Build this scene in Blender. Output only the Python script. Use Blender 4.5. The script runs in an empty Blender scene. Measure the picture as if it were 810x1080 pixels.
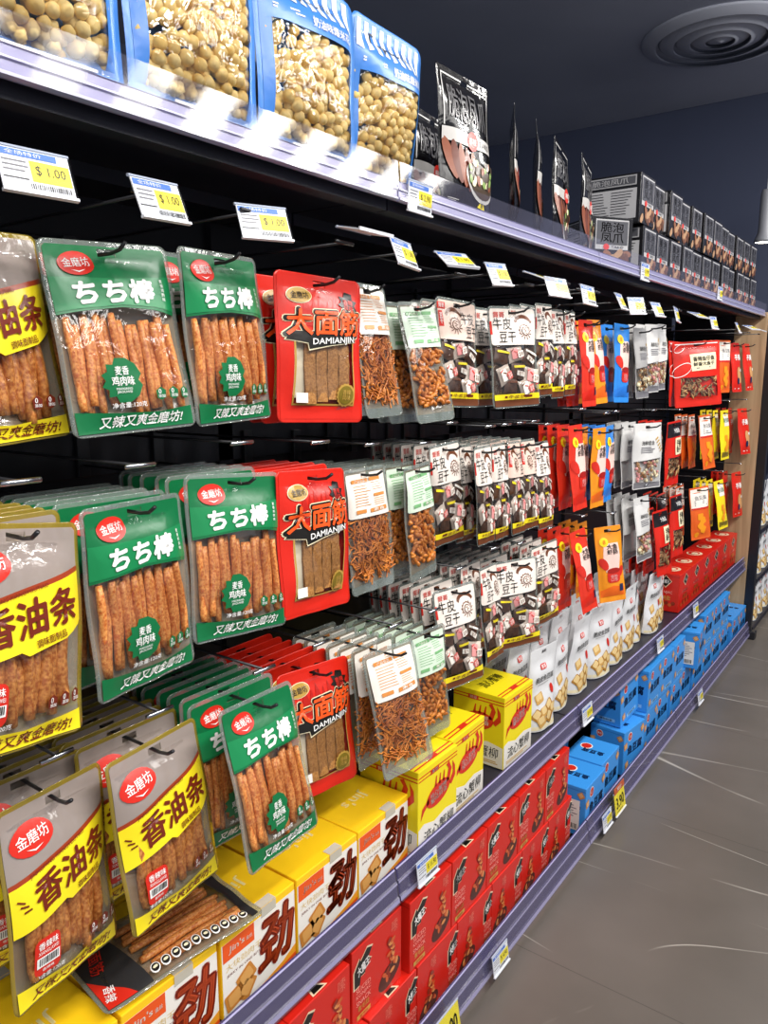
import bpy, bmesh, math, random
from mathutils import Vector, Matrix, Euler
PI = math.pi
SC = bpy.context.scene
COL = SC.collection
RND = random.Random(7)

# ------------------------------------------------------------------ materials
def lin(h):
    h = h.lstrip('#')
    v = [int(h[i:i+2], 16)/255 for i in (0, 2, 4)]
    return tuple(x/12.92 if x <= .04045 else ((x+.055)/1.055)**2.4 for x in v) + (1,)

MATS = {}
def nodes(name):
    m = bpy.data.materials.new(name); m.use_nodes = True
    nt = m.node_tree; nt.nodes.clear()
    return m, nt, nt.nodes.new('ShaderNodeOutputMaterial')

def noise_bump(nt, scale, strength, dist=.002, detail=2, distortion=0):
    tc = nt.nodes.new('ShaderNodeTexCoord')
    n = nt.nodes.new('ShaderNodeTexNoise'); n.inputs['Scale'].default_value = scale
    n.inputs['Detail'].default_value = detail; n.inputs['Distortion'].default_value = distortion
    nt.links.new(tc.outputs['Object'], n.inputs['Vector'])
    b = nt.nodes.new('ShaderNodeBump'); b.inputs['Strength'].default_value = strength; b.inputs['Distance'].default_value = dist
    nt.links.new(n.outputs['Fac'], b.inputs['Height'])
    return b

def paint(name, col, rough=.4, spec=.5, metal=0, coat=0, bump=None, vary=None, emit=None):
    if name in MATS: return MATS[name]
    m, nt, out = nodes(name)
    p = nt.nodes.new('ShaderNodeBsdfPrincipled')
    p.inputs['Base Color'].default_value = lin(col)
    p.inputs['Roughness'].default_value = rough
    p.inputs['Specular IOR Level'].default_value = spec
    p.inputs['Metallic'].default_value = metal
    p.inputs['Coat Weight'].default_value = coat
    p.inputs['Coat Roughness'].default_value = .06
    if vary:
        c2, sc = vary
        tc = nt.nodes.new('ShaderNodeTexCoord')
        n = nt.nodes.new('ShaderNodeTexNoise'); n.inputs['Scale'].default_value = sc; n.inputs['Detail'].default_value = 3
        nt.links.new(tc.outputs['Object'], n.inputs['Vector'])
        r = nt.nodes.new('ShaderNodeValToRGB')
        r.color_ramp.elements[0].position = .35; r.color_ramp.elements[1].position = .65
        r.color_ramp.elements[0].color = lin(col); r.color_ramp.elements[1].color = lin(c2)
        nt.links.new(n.outputs['Fac'], r.inputs['Fac']); nt.links.new(r.outputs['Color'], p.inputs['Base Color'])
    if bump: nt.links.new(noise_bump(nt, *bump).outputs['Normal'], p.inputs['Normal'])
    if emit:
        p.inputs['Emission Color'].default_value = lin(col); p.inputs['Emission Strength'].default_value = emit
    nt.links.new(p.outputs['BSDF'], out.inputs['Surface'])
    MATS[name] = m
    return m

def film(name, tint='#ffffff', opacity=.0, dcol='#b0aaa0', gloss=.3, rough=.07, bump=(28, .5, .004), base=.07):
    """thin plastic film: see-through, partly milky, with a wrinkled gloss"""
    if name in MATS: return MATS[name]
    m, nt, out = nodes(name)
    tr = nt.nodes.new('ShaderNodeBsdfTransparent'); tr.inputs['Color'].default_value = lin(tint)
    di = nt.nodes.new('ShaderNodeBsdfDiffuse'); di.inputs['Color'].default_value = lin(dcol)
    m1 = nt.nodes.new('ShaderNodeMixShader'); m1.inputs['Fac'].default_value = opacity
    nt.links.new(tr.outputs[0], m1.inputs[1]); nt.links.new(di.outputs[0], m1.inputs[2])
    gl = nt.nodes.new('ShaderNodeBsdfGlossy'); gl.inputs['Roughness'].default_value = rough
    lw = nt.nodes.new('ShaderNodeLayerWeight'); lw.inputs['Blend'].default_value = .3
    mul = nt.nodes.new('ShaderNodeMath'); mul.operation = 'MULTIPLY_ADD'
    mul.inputs[1].default_value = gloss; mul.inputs[2].default_value = base; mul.use_clamp = True
    nt.links.new(lw.outputs['Fresnel'], mul.inputs[0])
    m2 = nt.nodes.new('ShaderNodeMixShader')
    nt.links.new(mul.outputs[0], m2.inputs['Fac'])
    nt.links.new(m1.outputs[0], m2.inputs[1]); nt.links.new(gl.outputs[0], m2.inputs[2])
    if bump:
        b = noise_bump(nt, bump[0], bump[1], bump[2], 3, .8)
        for n in (gl, lw): nt.links.new(b.outputs['Normal'], n.inputs['Normal'])
    nt.links.new(m2.outputs[0], out.inputs['Surface'])
    MATS[name] = m
    return m

INK = dict(rough=.3, spec=.5, bump=(30, .25, .003, 2, .6))
def ink(name, col): return paint('ink_'+name, col, **INK)
def card(name, col): return paint('card_'+name, col, rough=.32, spec=.5)

white = ink('white', '#f2f1ee'); black = ink('black', '#16130f')
green = ink('green', '#0b6b3c'); dgreen = ink('deep_green', '#07512f')
lred = ink('logo_red', '#d02a1c'); yellow = ink('yellow', '#f2dc22'); brown = ink('brown', '#6f2410')
mred = ink('bag_red', '#d42312'); dred = ink('dark_red', '#8e120b'); orange = ink('orange', '#ee6a1c')
gold = ink('gold', '#b99342'); olive = ink('olive_gold', '#7d6a1d'); cream = ink('cream', '#efe3bd')
pale = ink('pale_pink', '#e8d3c6'); torange = ink('table_orange', '#d58a44'); tgreen = ink('table_green', '#79b279')
labw = ink('label_white', '#efe9df'); labg = ink('label_mint', '#d9ead6'); kraft = ink('kraft_brown', '#6b3a1e')
pink = ink('pink', '#e59a98'); amber = ink('amber', '#f19a1b'); blue = ink('blue', '#2b78d6'); navy = ink('navy', '#16264f')
silver = ink('silver', '#b9b8b6'); char = ink('charcoal', '#2b2a2b'); grey = ink('grey', '#77757a')
F_clear = film('clear_film', gloss=.42, rough=.06, bump=(20, .8, .007)); F_seal = film('seal_film', opacity=.28, dcol='#a9b5ad', gloss=.5)
F_back = film('back_film', opacity=.85, dcol='#a59c88', gloss=.3)
F_gold = film('gold_seal_film', tint='#e8d890', opacity=.5, dcol='#b09a3c', gloss=.5)
F_mist = film('mist_film', opacity=.66, dcol='#b5a7a0', gloss=.5, bump=(18, .7, .006))
F_box = film('box_tape', opacity=.45, dcol='#f4f0e0', gloss=.5)
F_rail = film('rail_cover', opacity=.03, dcol='#b9b6d8', gloss=.12, rough=.06, bump=(4, .05, .003), base=.02)
F_sleeve = film('sleeve_film', gloss=.1, rough=.1, bump=None, base=.02)
F_dark = paint('black_foil', '#0b0a0d', rough=.14, spec=.5, bump=(16, .4, .008, 2, 1.0))
stick_m = paint('fried_dough', '#eba65c', rough=.42, spec=.5, vary=('#bd5f25', 260), bump=(220, .5, .002))
stick_y = paint('fried_dough_brown', '#dc9850', rough=.42, spec=.5, vary=('#a4551f', 200), bump=(160, .5, .002))
strip_m = paint('gluten', '#bb8548', rough=.5, vary=('#99652f', 300), bump=(180, .5, .002))
shred_m = paint('shred', '#d88634', rough=.45, vary=('#a3521a', 60))
chunk_m = paint('chunk', '#dd8c38', rough=.4, vary=('#b0601f', 70), bump=(120, .4, .002))
curd_m = paint('bean_curd', '#5a3519', rough=.45, vary=('#3a1e0d', 60))
nut_m = paint('nut', '#c89a63', rough=.5, vary=('#8a5a34', 50))
fish_m = paint('dried_fish', '#8f7047', rough=.45, vary=('#4a331f', 60))
pop_m = paint('caramel_popcorn', '#efd796', rough=.5, spec=.3, vary=('#dcb868', 40), bump=(90, .5, .003))
paper_c = paint('backing_card', '#e6d9bd', rough=.6)

# ------------------------------------------------------------------ mesh builder
class MB:
    def __init__(s): s.v = []; s.f = []; s.mi = []; s.mats = []
    def m(s, mat):
        if mat not in s.mats: s.mats.append(mat)
        return s.mats.index(mat)
    def add(s, vs, fs, mat):
        b = len(s.v); k = s.m(mat)
        s.v += [tuple(v) for v in vs]
        for f in fs: s.f.append(tuple(b+i for i in f)); s.mi.append(k)
    def box(s, x0, x1, y0, y1, z0, z1, mat, c=0):
        vs = [(x0,y0,z0),(x1,y0,z0),(x1,y1,z0),(x0,y1,z0),(x0,y0,z1),(x1,y0,z1),(x1,y1,z1),(x0,y1,z1)]
        fs = [(0,3,2,1),(4,5,6,7),(0,1,5,4),(1,2,6,5),(2,3,7,6),(3,0,4,7)]
        if c:
            bm = bmesh.new()
            bv = [bm.verts.new(v) for v in vs]
            for f in fs: bm.faces.new([bv[i] for i in f])
            bmesh.ops.bevel(bm, geom=bm.edges[:], offset=c, segments=2, affect='EDGES', profile=.5)
            bm.verts.index_update()
            vs = [tuple(v.co) for v in bm.verts]; fs = [[v.index for v in f.verts] for f in bm.faces]
            bm.free()
        s.add(vs, fs, mat)
    def tube(s, pts, r, mat, n=8, cap=True, flat=1.0):
        pts = [Vector(p) for p in pts]; L = len(pts)
        rs = r if isinstance(r, (list, tuple)) else [r]*L
        vs = []; up = None
        for i, p in enumerate(pts):
            t = (pts[min(i+1, L-1)]-pts[max(i-1, 0)]).normalized()
            if up is None:
                up = Vector((0, 1, 0)) if abs(t.y) < .8 else Vector((0, 0, 1))
            a = t.cross(up).normalized(); b = a.cross(t).normalized(); up = b
            for k in range(n):
                w = 2*PI*k/n
                vs.append(p + a*math.cos(w)*rs[i] + b*math.sin(w)*rs[i]*flat)
        fs = [(i*n+k, i*n+(k+1) % n, (i+1)*n+(k+1) % n, (i+1)*n+k) for i in range(L-1) for k in range(n)]
        if cap: fs += [tuple(reversed(range(n))), tuple((L-1)*n+k for k in range(n))]
        s.add(vs, fs, mat)
    def lathe(s, prof, mat, n=48, loc=(0, 0, 0)):
        vs = [(loc[0]+r*math.cos(2*PI*k/n), loc[1]+r*math.sin(2*PI*k/n), loc[2]+z) for r, z in prof for k in range(n)]
        fs = [(i*n+k, i*n+(k+1) % n, (i+1)*n+(k+1) % n, (i+1)*n+k) for i in range(len(prof)-1) for k in range(n)]
        s.add(vs, fs, mat)
    def prism(s, prof, x0, x1, mat):
        """profile of (y,z) points run along x"""
        n = len(prof)
        vs = [(x0, y, z) for y, z in prof]+[(x1, y, z) for y, z in prof]
        fs = [(i, (i+1) % n, n+(i+1) % n, n+i) for i in range(n)]+[tuple(reversed(range(n))), tuple(range(n, 2*n))]
        s.add(vs, fs, mat)
    def ball(s, c, r, mat, sub=2, jit=0, rnd=RND, sq=(1, 1, 1)):
        key = sub
        if key not in BALLS:
            bm = bmesh.new(); bmesh.ops.create_icosphere(bm, subdivisions=sub, radius=1)
            bm.verts.index_update()
            BALLS[key] = ([v.co.copy() for v in bm.verts], [[v.index for v in f.verts] for f in bm.faces]); bm.free()
        V, F = BALLS[key]
        ph = [rnd.uniform(0, 6) for _ in range(3)]
        s.add([(c[0]+v.x*r*sq[0]*(1+jit*math.sin(4*v.y+ph[0])), c[1]+v.y*r*sq[1]*(1+jit*math.sin(5*v.z+ph[1])), c[2]+v.z*r*sq[2]*(1+jit*math.sin(4*v.x+ph[2]))) for v in V], F, mat)
    def mesh(s, name, smooth=False):
        me = bpy.data.meshes.new(name)
        me.from_pydata(s.v, [], s.f)
        for m in s.mats: me.materials.append(m)
        me.polygons.foreach_set('material_index', s.mi)
        if smooth:
            me.polygons.foreach_set('use_smooth', [True]*len(s.f))
        me.update()
        return me
    def pillow(s, w, h, t, mat, n=8, rnd=RND):
        ph = rnd.uniform(0, 6); V = []; F = []
        for sd in (-1, 1):
            for j in range(n+1):
                for i in range(n+1):
                    u = 2*i/n-1; v = 2*j/n-1
                    k = ((1-u**4)*(1-v**4))**.6
                    V.append((u*w*(1-.05*(1-v*v)), sd*t*k*(1+.12*math.sin(5*u+4*v+ph)), v*h*(1-.06*(1-u*u))))
        m = (n+1)**2
        for sd in (0, 1):
            for j in range(n):
                for i in range(n):
                    q = sd*m+j*(n+1)+i; f = (q, q+1, q+n+2, q+n+1); F.append(f[::-1] if sd else f)
        s.add(V, F, mat)
        return lambda u, v, l: (u, -t*((1-min(1, abs(u/w))**4)*(1-min(1, abs(v/h))**4))**.6*1.1-l-.0003, v)
    def build(s, name, parent=None, smooth=False, loc=None):
        o = bpy.data.objects.new(name, s.mesh(name, smooth)); COL.objects.link(o)
        if parent: o.parent = parent
        if loc: o.location = loc
        return o
BALLS = {}

def empty(name, loc=(0, 0, 0), rot=(0, 0, 0)):
    o = bpy.data.objects.new(name, None); COL.objects.link(o)
    o.location = loc; o.rotation_euler = rot; o.empty_display_size = .02
    return o
def tag(o, label, cat, group=None):
    o['label'] = label; o['category'] = cat
    if group: o['group'] = group
    return o
def struct(o): o['kind'] = 'structure'; return o
def dup(root, loc, rot, skip=()):
    r = root.copy(); COL.objects.link(r); r.location = loc; r.rotation_euler = rot
    for ch in list(root.children):
        if ch.get('lite') == 0 and 'inner' in skip: continue
        c = ch.copy(); COL.objects.link(c); c.parent = r
        if 'lite' in c: del c['lite']
        for g in list(ch.children):
            d = g.copy(); COL.objects.link(d); d.parent = c
    return r
PROTOS = []
def drop_protos():
    for p in PROTOS:
        for c in list(p.children_recursive): bpy.data.objects.remove(c)
        bpy.data.objects.remove(p)

# ------------------------------------------------------------------ lettering
GLYPH = {}
def glyphs(text, bold=.0):
    k = (text, bold)
    if k not in GLYPH:
        c = bpy.data.curves.new('lettering', 'FONT'); c.body = text; c.size = 1; c.resolution_u = 2; c.offset = bold
        c.space_line = .95; c.align_x = 'CENTER'
        o = bpy.data.objects.new('lettering', c); COL.objects.link(o)
        bpy.context.view_layer.update()
        dg = bpy.context.evaluated_depsgraph_get()
        me = bpy.data.meshes.new_from_object(o.evaluated_get(dg))
        V = [(v.co.x, v.co.y) for v in me.vertices]; F = [tuple(p.vertices) for p in me.polygons]
        bpy.data.objects.remove(o); bpy.data.curves.remove(c); bpy.data.meshes.remove(me)
        xs = [v[0] for v in V]; ys = [v[1] for v in V]
        x0, x1, y0, y1 = min(xs), max(xs), min(ys), max(ys)
        GLYPH[k] = ([((x-x0)/(x1-x0)-.5, (y-y0)/(y1-y0)-.5) for x, y in V], F)
    return GLYPH[k]
def rect(cx, cy, w, h, rot=0, r=0, n=3):
    pts = []
    if r:
        for sx, sy, a0 in ((1, 1, 0), (-1, 1, PI/2), (-1, -1, PI), (1, -1, 1.5*PI)):
            for i in range(n+1):
                a = a0+PI/2*i/n
                pts.append((sx*(w/2-r)+r*math.cos(a), sy*(h/2-r)+r*math.sin(a)))
    else: pts = [(w/2, h/2), (-w/2, h/2), (-w/2, -h/2), (w/2, -h/2)]
    c, s = math.cos(rot), math.sin(rot)
    return [(cx+x*c-y*s, cy+x*s+y*c) for x, y in pts]
def oval(cx, cy, a, b, n=20, rot=0):
    c, s = math.cos(rot), math.sin(rot)
    return [(cx+a*math.cos(2*PI*i/n)*c-b*math.sin(2*PI*i/n)*s, cy+a*math.cos(2*PI*i/n)*s+b*math.sin(2*PI*i/n)*c) for i in range(n)]
def burst(cx, cy, r, n=12, d=.12):
    return [(cx+r*(1+(d if i % 2 else -d))*math.cos(PI*i/n), cy+r*(1+(d if i % 2 else -d))*math.sin(PI*i/n)) for i in range(2*n)]

class Surf:
    """draws flat artwork on a surface given by map(u, v, lift) -> xyz"""
    def __init__(s, mp, cuts=None, step=.0, slot=None, eps=.0008):
        s.mp = mp; s.step = step; s.slot = slot; s.eps = eps
    def poly(s, mb, pts, mat, layer=1, step=None):
        step = s.step if step is None else step
        bm = bmesh.new()
        try: bm.faces.new([bm.verts.new((x, y, 0)) for x, y in pts])
        except ValueError: bm.free(); return
        xs = [p[0] for p in pts]; ys = [p[1] for p in pts]
        def cut(co, no):
            g = bm.verts[:]+bm.edges[:]+bm.faces[:]
            bmesh.ops.bisect_plane(bm, geom=g, plane_co=co, plane_no=no, dist=1e-6)
        if step:
            bmesh.ops.triangulate(bm, faces=bm.faces[:])
            k = math.ceil(min(xs)/step)
            while k*step < max(xs): cut((k*step, 0, 0), (1, 0, 0)); k += 1
            k = math.ceil(min(ys)/step)
            while k*step < max(ys): cut((0, k*step, 0), (0, 1, 0)); k += 1
        sl = s.slot
        if sl and min(xs) < sl[0] and max(xs) > -sl[0] and max(ys) > sl[2] and min(ys) < sl[1]:
            for x in (-sl[0], sl[0]): cut((x, 0, 0), (1, 0, 0))
            for z in sl[1:]: cut((0, z, 0), (0, 1, 0))
            dead = []
            for f in bm.faces:
                c = f.calc_center_median()
                if abs(c.x) < sl[0] and sl[2] < c.y < sl[1]: dead.append(f)
            bmesh.ops.delete(bm, geom=dead, context='FACES')
        bm.normal_update(); bm.verts.index_update()
        V = [s.mp(v.co.x, v.co.y, layer*s.eps) for v in bm.verts]
        F = []
        for f in bm.faces:
            idx = [v.index for v in f.verts]
            F.append(idx if f.normal.z > 0 else idx[::-1])
        bm.free()
        mb.add(V, F, mat)
    def text(s, mb, t, cx, cy, w, h, mat, layer=2, rot=0, shear=0, bold=.02):
        V, F = glyphs(t)
        c, sn = math.cos(rot), math.sin(rot)
        rows = t.count('\n')+1; q = bold*.62*h/rows
        offs = [(0, 0)] if bold < .012 else ([(-q, -q*.5), (q, q*.5)] if bold < .025 else [(-q, 0), (q, 0), (0, q), (0, -q)] if bold < .06 else [(q*math.cos(k*PI/4), q*math.sin(k*PI/4)) for k in range(8)])
        for ox, oy in offs:
            out = []
            for x, y in V:
                x = x*(w-2*q)+shear*y*h+ox; y = y*(h-2*q)+oy
                out.append(s.mp(cx+x*c-y*sn, cy+x*sn+y*c, layer*s.eps))
            mb.add(out, F, mat)
    def lines(s, mb, cx, cy, w, h, n, mat, layer=2, rot=0, fill=.5, rag=.3, rnd=RND):
        """rows of print too small to read"""
        c, sn = math.cos(rot), math.sin(rot)
        for i in range(n):
            yy = h/2-(i+.5)*h/n; ww = w*(1-rag*rnd.random()); xo = -(w-ww)/2
            s.poly(mb, rect(cx+xo*c-yy*sn, cy+xo*sn+yy*c, ww, h/n*fill, rot), mat, layer, 0)
    def bars(s, mb, cx, cy, w, h, mat, layer=3, n=11, rnd=RND):
        for i in range(n):
            s.poly(mb, rect(cx-w/2+(i+.5)*w/n, cy, w/n*rnd.uniform(.3, .75), h), mat, layer, 0)

# ------------------------------------------------------------------ pouches
class Pouch:
    def __init__(s, W, H, T=.013, B=.007, r=.011, st=.007, ss=.006, sb=.02, seed=0, slot=True, bend=0., gusset=0.):
        s.W, s.H, s.T, s.B, s.r, s.st, s.ss, s.sb, s.seed = W, H, T, B, r, st, ss, sb, seed
        s.bend = bend; s.gus = gusset
        s.slot = (.0125, -.0095, -.0195) if slot else None
        s.art = Surf(lambda x, z, l: (x, s.front(x, z)-l, z), step=.0125, slot=s.slot)
        s.flat = Surf(lambda x, z, l: (x, s.front(x, z)-l, z), step=.02)
    def half(s, z):
        d = min(-z, s.H+z); hw = s.W/2
        if d < s.r: hw -= s.r-math.sqrt(max(0, s.r**2-(s.r-max(d, 0))**2))
        return hw
    def shape(s, x, z):
        xs = s.W/2-s.ss; a = min(1, abs(x)/xs)
        zt = s.st+.02; zb = s.sb
        t = (-z-zt)/(s.H-zt-zb)
        if s.gus and t > .5: b = 1.
        elif t <= 0 or t >= 1: b = 0
        else: b = 1-abs(2*t-1)**5
        return (1-a**4)*b
    def warp(s, x, z):
        q = s.seed*1.7
        return .0022*math.sin(9*z/s.H*.9+q)*1.0*(x/s.W)*2 + .003*s.bend*math.cos(5*x/s.W+q) + .0014*math.sin(7*x/s.W*2+q*2)*(-z/s.H)**3
    def front(s, x, z):
        f = s.shape(x, z); q = s.seed
        w = .0011*f**.5*(math.sin(58*x+33*z+q)+math.sin(47*z-21*x+2*q)) if f > 0 else 0
        return -(s.T*f+w)+s.warp(x, z)-s.gus*max(0, (-z/s.H-.5)*2)*(1-min(1, abs(2*x/s.W))**4)
    def backy(s, x, z): return s.B*s.shape(x, z)+s.warp(x, z)+.0006+s.gus*max(0, (-z/s.H-.5)*2)*(1-min(1, abs(2*x/s.W))**4)
    def sheets(s, mb, mf, mb_, ms=None, holes=()):
        ms = ms or mf
        xs = s.W/2
        us = sorted(set([-1, 1, -1+s.ss/xs, 1-s.ss/xs]+[round(-.9+.15*i, 4) for i in range(13)]+([-.0125/xs, .0125/xs] if s.slot else [])))
        vs = sorted(set([0, -s.r*.13, -s.r*.5, -s.r, -s.H+s.r, -s.H+s.r*.5, -s.H+s.r*.13, -s.H, -s.st, -s.H+s.sb*.6]+[-s.H*(i+.5)/19 for i in range(19)]+([s.slot[1], s.slot[2]] if s.slot else [])), reverse=True)
        nu, nv = len(us), len(vs)
        V = []
        for side in (0, 1):
            for z in vs:
                hw = s.half(z)
                for u in us:
                    x = u*hw if abs(u) > .2 or not s.slot else u*xs
                    V.append((x, (s.backy if side else s.front)(x, z), z))
        N = nu*nv
        Fm = {}
        for side in (0, 1):
            for j in range(nv-1):
                for i in range(nu-1):
                    cu = (us[i]+us[i+1])/2*xs; cz = (vs[j]+vs[j+1])/2
                    if s.slot and abs(cu) < .0125 and s.slot[2] < cz < s.slot[1]: continue
                    if not side and any(a < cu < b and c < cz < d for a, b, c, d in holes): continue
                    edge = abs(cu) > xs-s.ss or cz > -s.st or cz < -s.H+s.sb*.6
                    m = ms if edge else (mb_ if side else mf)
                    a = side*N+j*nu+i
                    q = (a, a+nu, a+nu+1, a+1)
                    Fm.setdefault(m, []).append(q[::-1] if side else q)
        rim = [(0, i) for i in range(nu)]
        for j in range(nv-1):
            for e, k in ((0, 1), (nu-1, 0)):
                a, b = j*nu+e, (j+1)*nu+e
                Fm[ms].append((a, b, N+b, N+a) if not k else (b, a, N+a, N+b))
        for i in range(nu-1):
            a, b = i, i+1; Fm[ms].append((a, b, N+b, N+a))
            a, b = (nv-1)*nu+i, (nv-1)*nu+i+1; Fm[ms].append((b, a, N+a, N+b))
        base = len(mb.v); mb.v += V
        for m, fs in Fm.items():
            k = mb.m(m)
            for f in fs: mb.f.append(tuple(base+q for q in f)); mb.mi.append(k)
# ------------------------------------------------------------------ the products
def logo(p, mb, cx, cz, a, b, mat=lred, tm=white, rot=.08):
    p.art.poly(mb, oval(cx, cz, a, b, 20, rot), mat, 3)
    p.flat.text(mb, '金磨坊', cx, cz+b*.1, a*1.5, b*.8, tm, 4, rot, bold=.015)
    p.flat.poly(mb, [(cx-a*.4, cz-b*.55), (cx, cz-b*.78), (cx+a*.4, cz-b*.5), (cx, cz-b*.66)][::1], tm, 4)
def zero_badges(p, mb, spots, mat, tm, s=.0085):
    for x, z in spots:
        p.flat.poly(mb, [(x, z+s), (x-s*.85, z+s*.45), (x-s*.75, z-s*.7), (x, z-s), (x+s*.75, z-s*.7), (x+s*.85, z+s*.45)], mat, 3)
        p.flat.text(mb, '0', x-s*.25, z+s*.3, s*.5, s*.75, tm, 4)
        p.flat.text(mb, '添加', x, z-s*.42, s*1.2, s*.5, tm, 4)
def sticks(root, name, xs, z0, z1, r, mat, seed, y=-.0005, lean=.12, flat=.8):
    rd = random.Random(seed)
    shapes = []
    for k in range(3):
        mb = MB(); n = 9; L = z1-z0
        mb.tube([(r*.28*math.sin(i*.8+k*2), r*.12*math.sin(i*.9+k), -L/2+L*i/(n-1)) for i in range(n)],
                [r*(.8 if i in (0, n-1) else 1)*(1+.06*math.sin(i*2.3+k)) for i in range(n)], mat, 8, True, flat)
        shapes.append(mb.mesh(name, True))
    for i, x in enumerate(xs):
        o = bpy.data.objects.new(name, shapes[i % 3]); COL.objects.link(o); o.parent = root
        t = (i/(len(xs)-1)-.5)*2
        o.location = (x, y+.004*(i % 2)-.001, (z0+z1)/2+rd.uniform(-.01, .008))
        o.rotation_euler = (rd.uniform(-.02, .02), -t*lean*.5+rd.uniform(-lean, lean)*.9, rd.uniform(0, 1))
        o['lite'] = 0

def part(mb, name, root, smooth=True, lite=1, **kw):
    o = mb.build(name, root, smooth); o['lite'] = lite
    if kw.get('stuff'): o['kind'] = 'stuff'
    if kw.get('label'): o['label'] = kw['label']
    return o

def k_green(seed):
    W, H = .178, .245; p = Pouch(W, H, seed=seed, sb=.012, T=.0145, B=.0095); r = empty('snack_stick_bag')
    mb = MB(); p.sheets(mb, F_clear, F_back, F_seal); part(mb, 'pouch', r)
    mb = MB(); e = .0065
    hw = W/2-e
    p.art.poly(mb, [(-hw, -.094), (-hw*.6, -.09), (0, -.086), (hw*.6, -.089), (hw, -.094), (hw, -e-.004), (hw-.004, -e), (-hw+.004, -e), (-hw, -e-.004)], green, 1)
    p.art.poly(mb, [(-hw, -.047), (-hw, -.09), (-hw*.6, -.087), (0, -.083), (hw*.6, -.085), (hw, -.089), (hw, -.043), (0, -.049)], ink('band_green', '#14804a'), 2)
    logo(p, mb, -.045, -.03, .0235, .0155)
    p.flat.text(mb, 'ちち棒', -.004, -.066, .112, .032, white, 4, .04, .1, bold=.07)
    for i, z in enumerate((-.05, -.056, -.062, -.068, -.074)): p.flat.text(mb, '麦香鸡肉味'[i], .066, z, .005, .0048, white, 4)
    part(mb, 'header_panel', r, label='green header with white lettering')
    mb = MB()
    p.art.poly(mb, burst(-.018, -.178, .026), green, 2)
    p.flat.text(mb, '麦香', -.018, -.166, .02, .0115, white, 4); p.flat.text(mb, '鸡肉味', -.018, -.179, .032, .0125, white, 4)
    p.flat.text(mb, 'MAIXIANG\nJIROUWEI', -.018, -.1915, .022, .008, white, 4, bold=.01)
    part(mb, 'flavour_badge', r, lite=0)
    mb = MB()
    p.art.poly(mb, [(-hw, -.241), (hw, -.241), (hw, -.216), (hw*.4, -.221), (-hw*.3, -.219), (-hw, -.213)], green, 2)
    p.flat.text(mb, '又辣又爽金磨坊!', .006, -.229, .118, .0145, white, 4, 0, .2, bold=.03)
    p.flat.text(mb, '净含量:120克', -.012, -.2095, .048, .007, white, 3)
    zero_badges(p, mb, ((.035, -.198), (.054, -.198), (.073, -.198)), green, white)
    part(mb, 'bottom_band', r, label='green bottom band with white lettering')
    sticks(r, 'snack_stick', [-.07+.01*i for i in range(15)], -.212, -.096, .0068, stick_m, seed, lean=.13)
    return r

def k_yellow(seed):
    W, H = .178, .245; p = Pouch(W, H, seed=seed, T=.016, B=.0105, sb=.012); r = empty('snack_stick_bag')
    mb = MB(); p.sheets(mb, F_clear, F_back, F_gold); part(mb, 'pouch', r)
    mb = MB(); e = .006; hw = W/2-e
    p.art.poly(mb, [(-hw, -.098), (hw, -.06), (hw, -e-.004), (hw-.004, -e), (-hw+.004, -e), (-hw, -e-.004)], F_mist, 1)
    p.art.poly(mb, [(-hw, -.095), (hw, -.057), (hw, -.051), (-hw, -.089)], ink('red_line', '#9c3b1c'), 2)
    logo(p, mb, -.046, -.045, .031, .0195, rot=.12)
    part(mb, 'header_panel', r, lite=1, label='misty clear header with red oval logo')
    mb = MB()
    p.art.poly(mb, [(-hw, -.152), (-.01, -.138), (.0, -.143), (.052, -.131), (.056, -.119), (hw, -.114), (hw, -.057), (-hw, -.095)], yellow, 2)
    p.flat.text(mb, '香油条', .006, -.102, .13, .042, brown, 4, .2, .12, bold=.045)
    p.flat.text(mb, 'JINMOFANG XIANGYOUTIAO', -.016, -.0785, .09, .006, brown, 4, .21, bold=.0)
    p.flat.text(mb, '调味面制品', .03, -.128, .042, .009, brown, 4, .2)
    for k in range(3): p.flat.poly(mb, rect(-.074+.003*k, -.111-.006*k, .009, .0022, -.5+.35*k), brown, 4)
    part(mb, 'banner_panel', r, label='yellow slanted banner with brown lettering')
    mb = MB()
    p.art.poly(mb, rect(-.045, -.188, .036, .046, .0, .008), lred, 3)
    p.flat.text(mb, '香辣味', -.045, -.174, .028, .0095, white, 4); p.flat.text(mb, 'XIANGLAWEI', -.045, -.1825, .028, .0045, white, 4, bold=0)
    p.flat.poly(mb, rect(-.045, -.194, .031, .0125), white, 4); p.flat.bars(mb, -.045, -.193, .027, .009, black, 5)
    p.flat.text(mb, '香辣味', -.045, -.2045, .016, .004, white, 4)
    part(mb, 'flavour_badge', r, lite=0)
    mb = MB()
    p.art.poly(mb, [(-hw, -.2415), (hw, -.2415), (hw, -.218), (0, -.223), (-hw, -.217)], yellow, 2)
    p.flat.text(mb, '又辣又爽金磨坊!', .004, -.231, .13, .014, brown, 4, 0, .2, bold=.03)
    p.flat.text(mb, '净含量:120克', -.04, -.2135, .042, .0065, white, 3)
    zero_badges(p, mb, ((.034, -.2), (.054, -.2), (.073, -.2)), brown, white)
    part(mb, 'bottom_band', r, lite=1, label='yellow bottom band with brown lettering')
    mb = MB(); mb.box(-.012, .055, .0, .0012, -.19, -.115, paper_c); part(mb, 'backing_card', r, False, lite=0)
    sticks(r, 'snack_stick', [-.057+.0114*i for i in range(11)], -.215, -.112, .0088, stick_y, seed, lean=.09)
    return r

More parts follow.
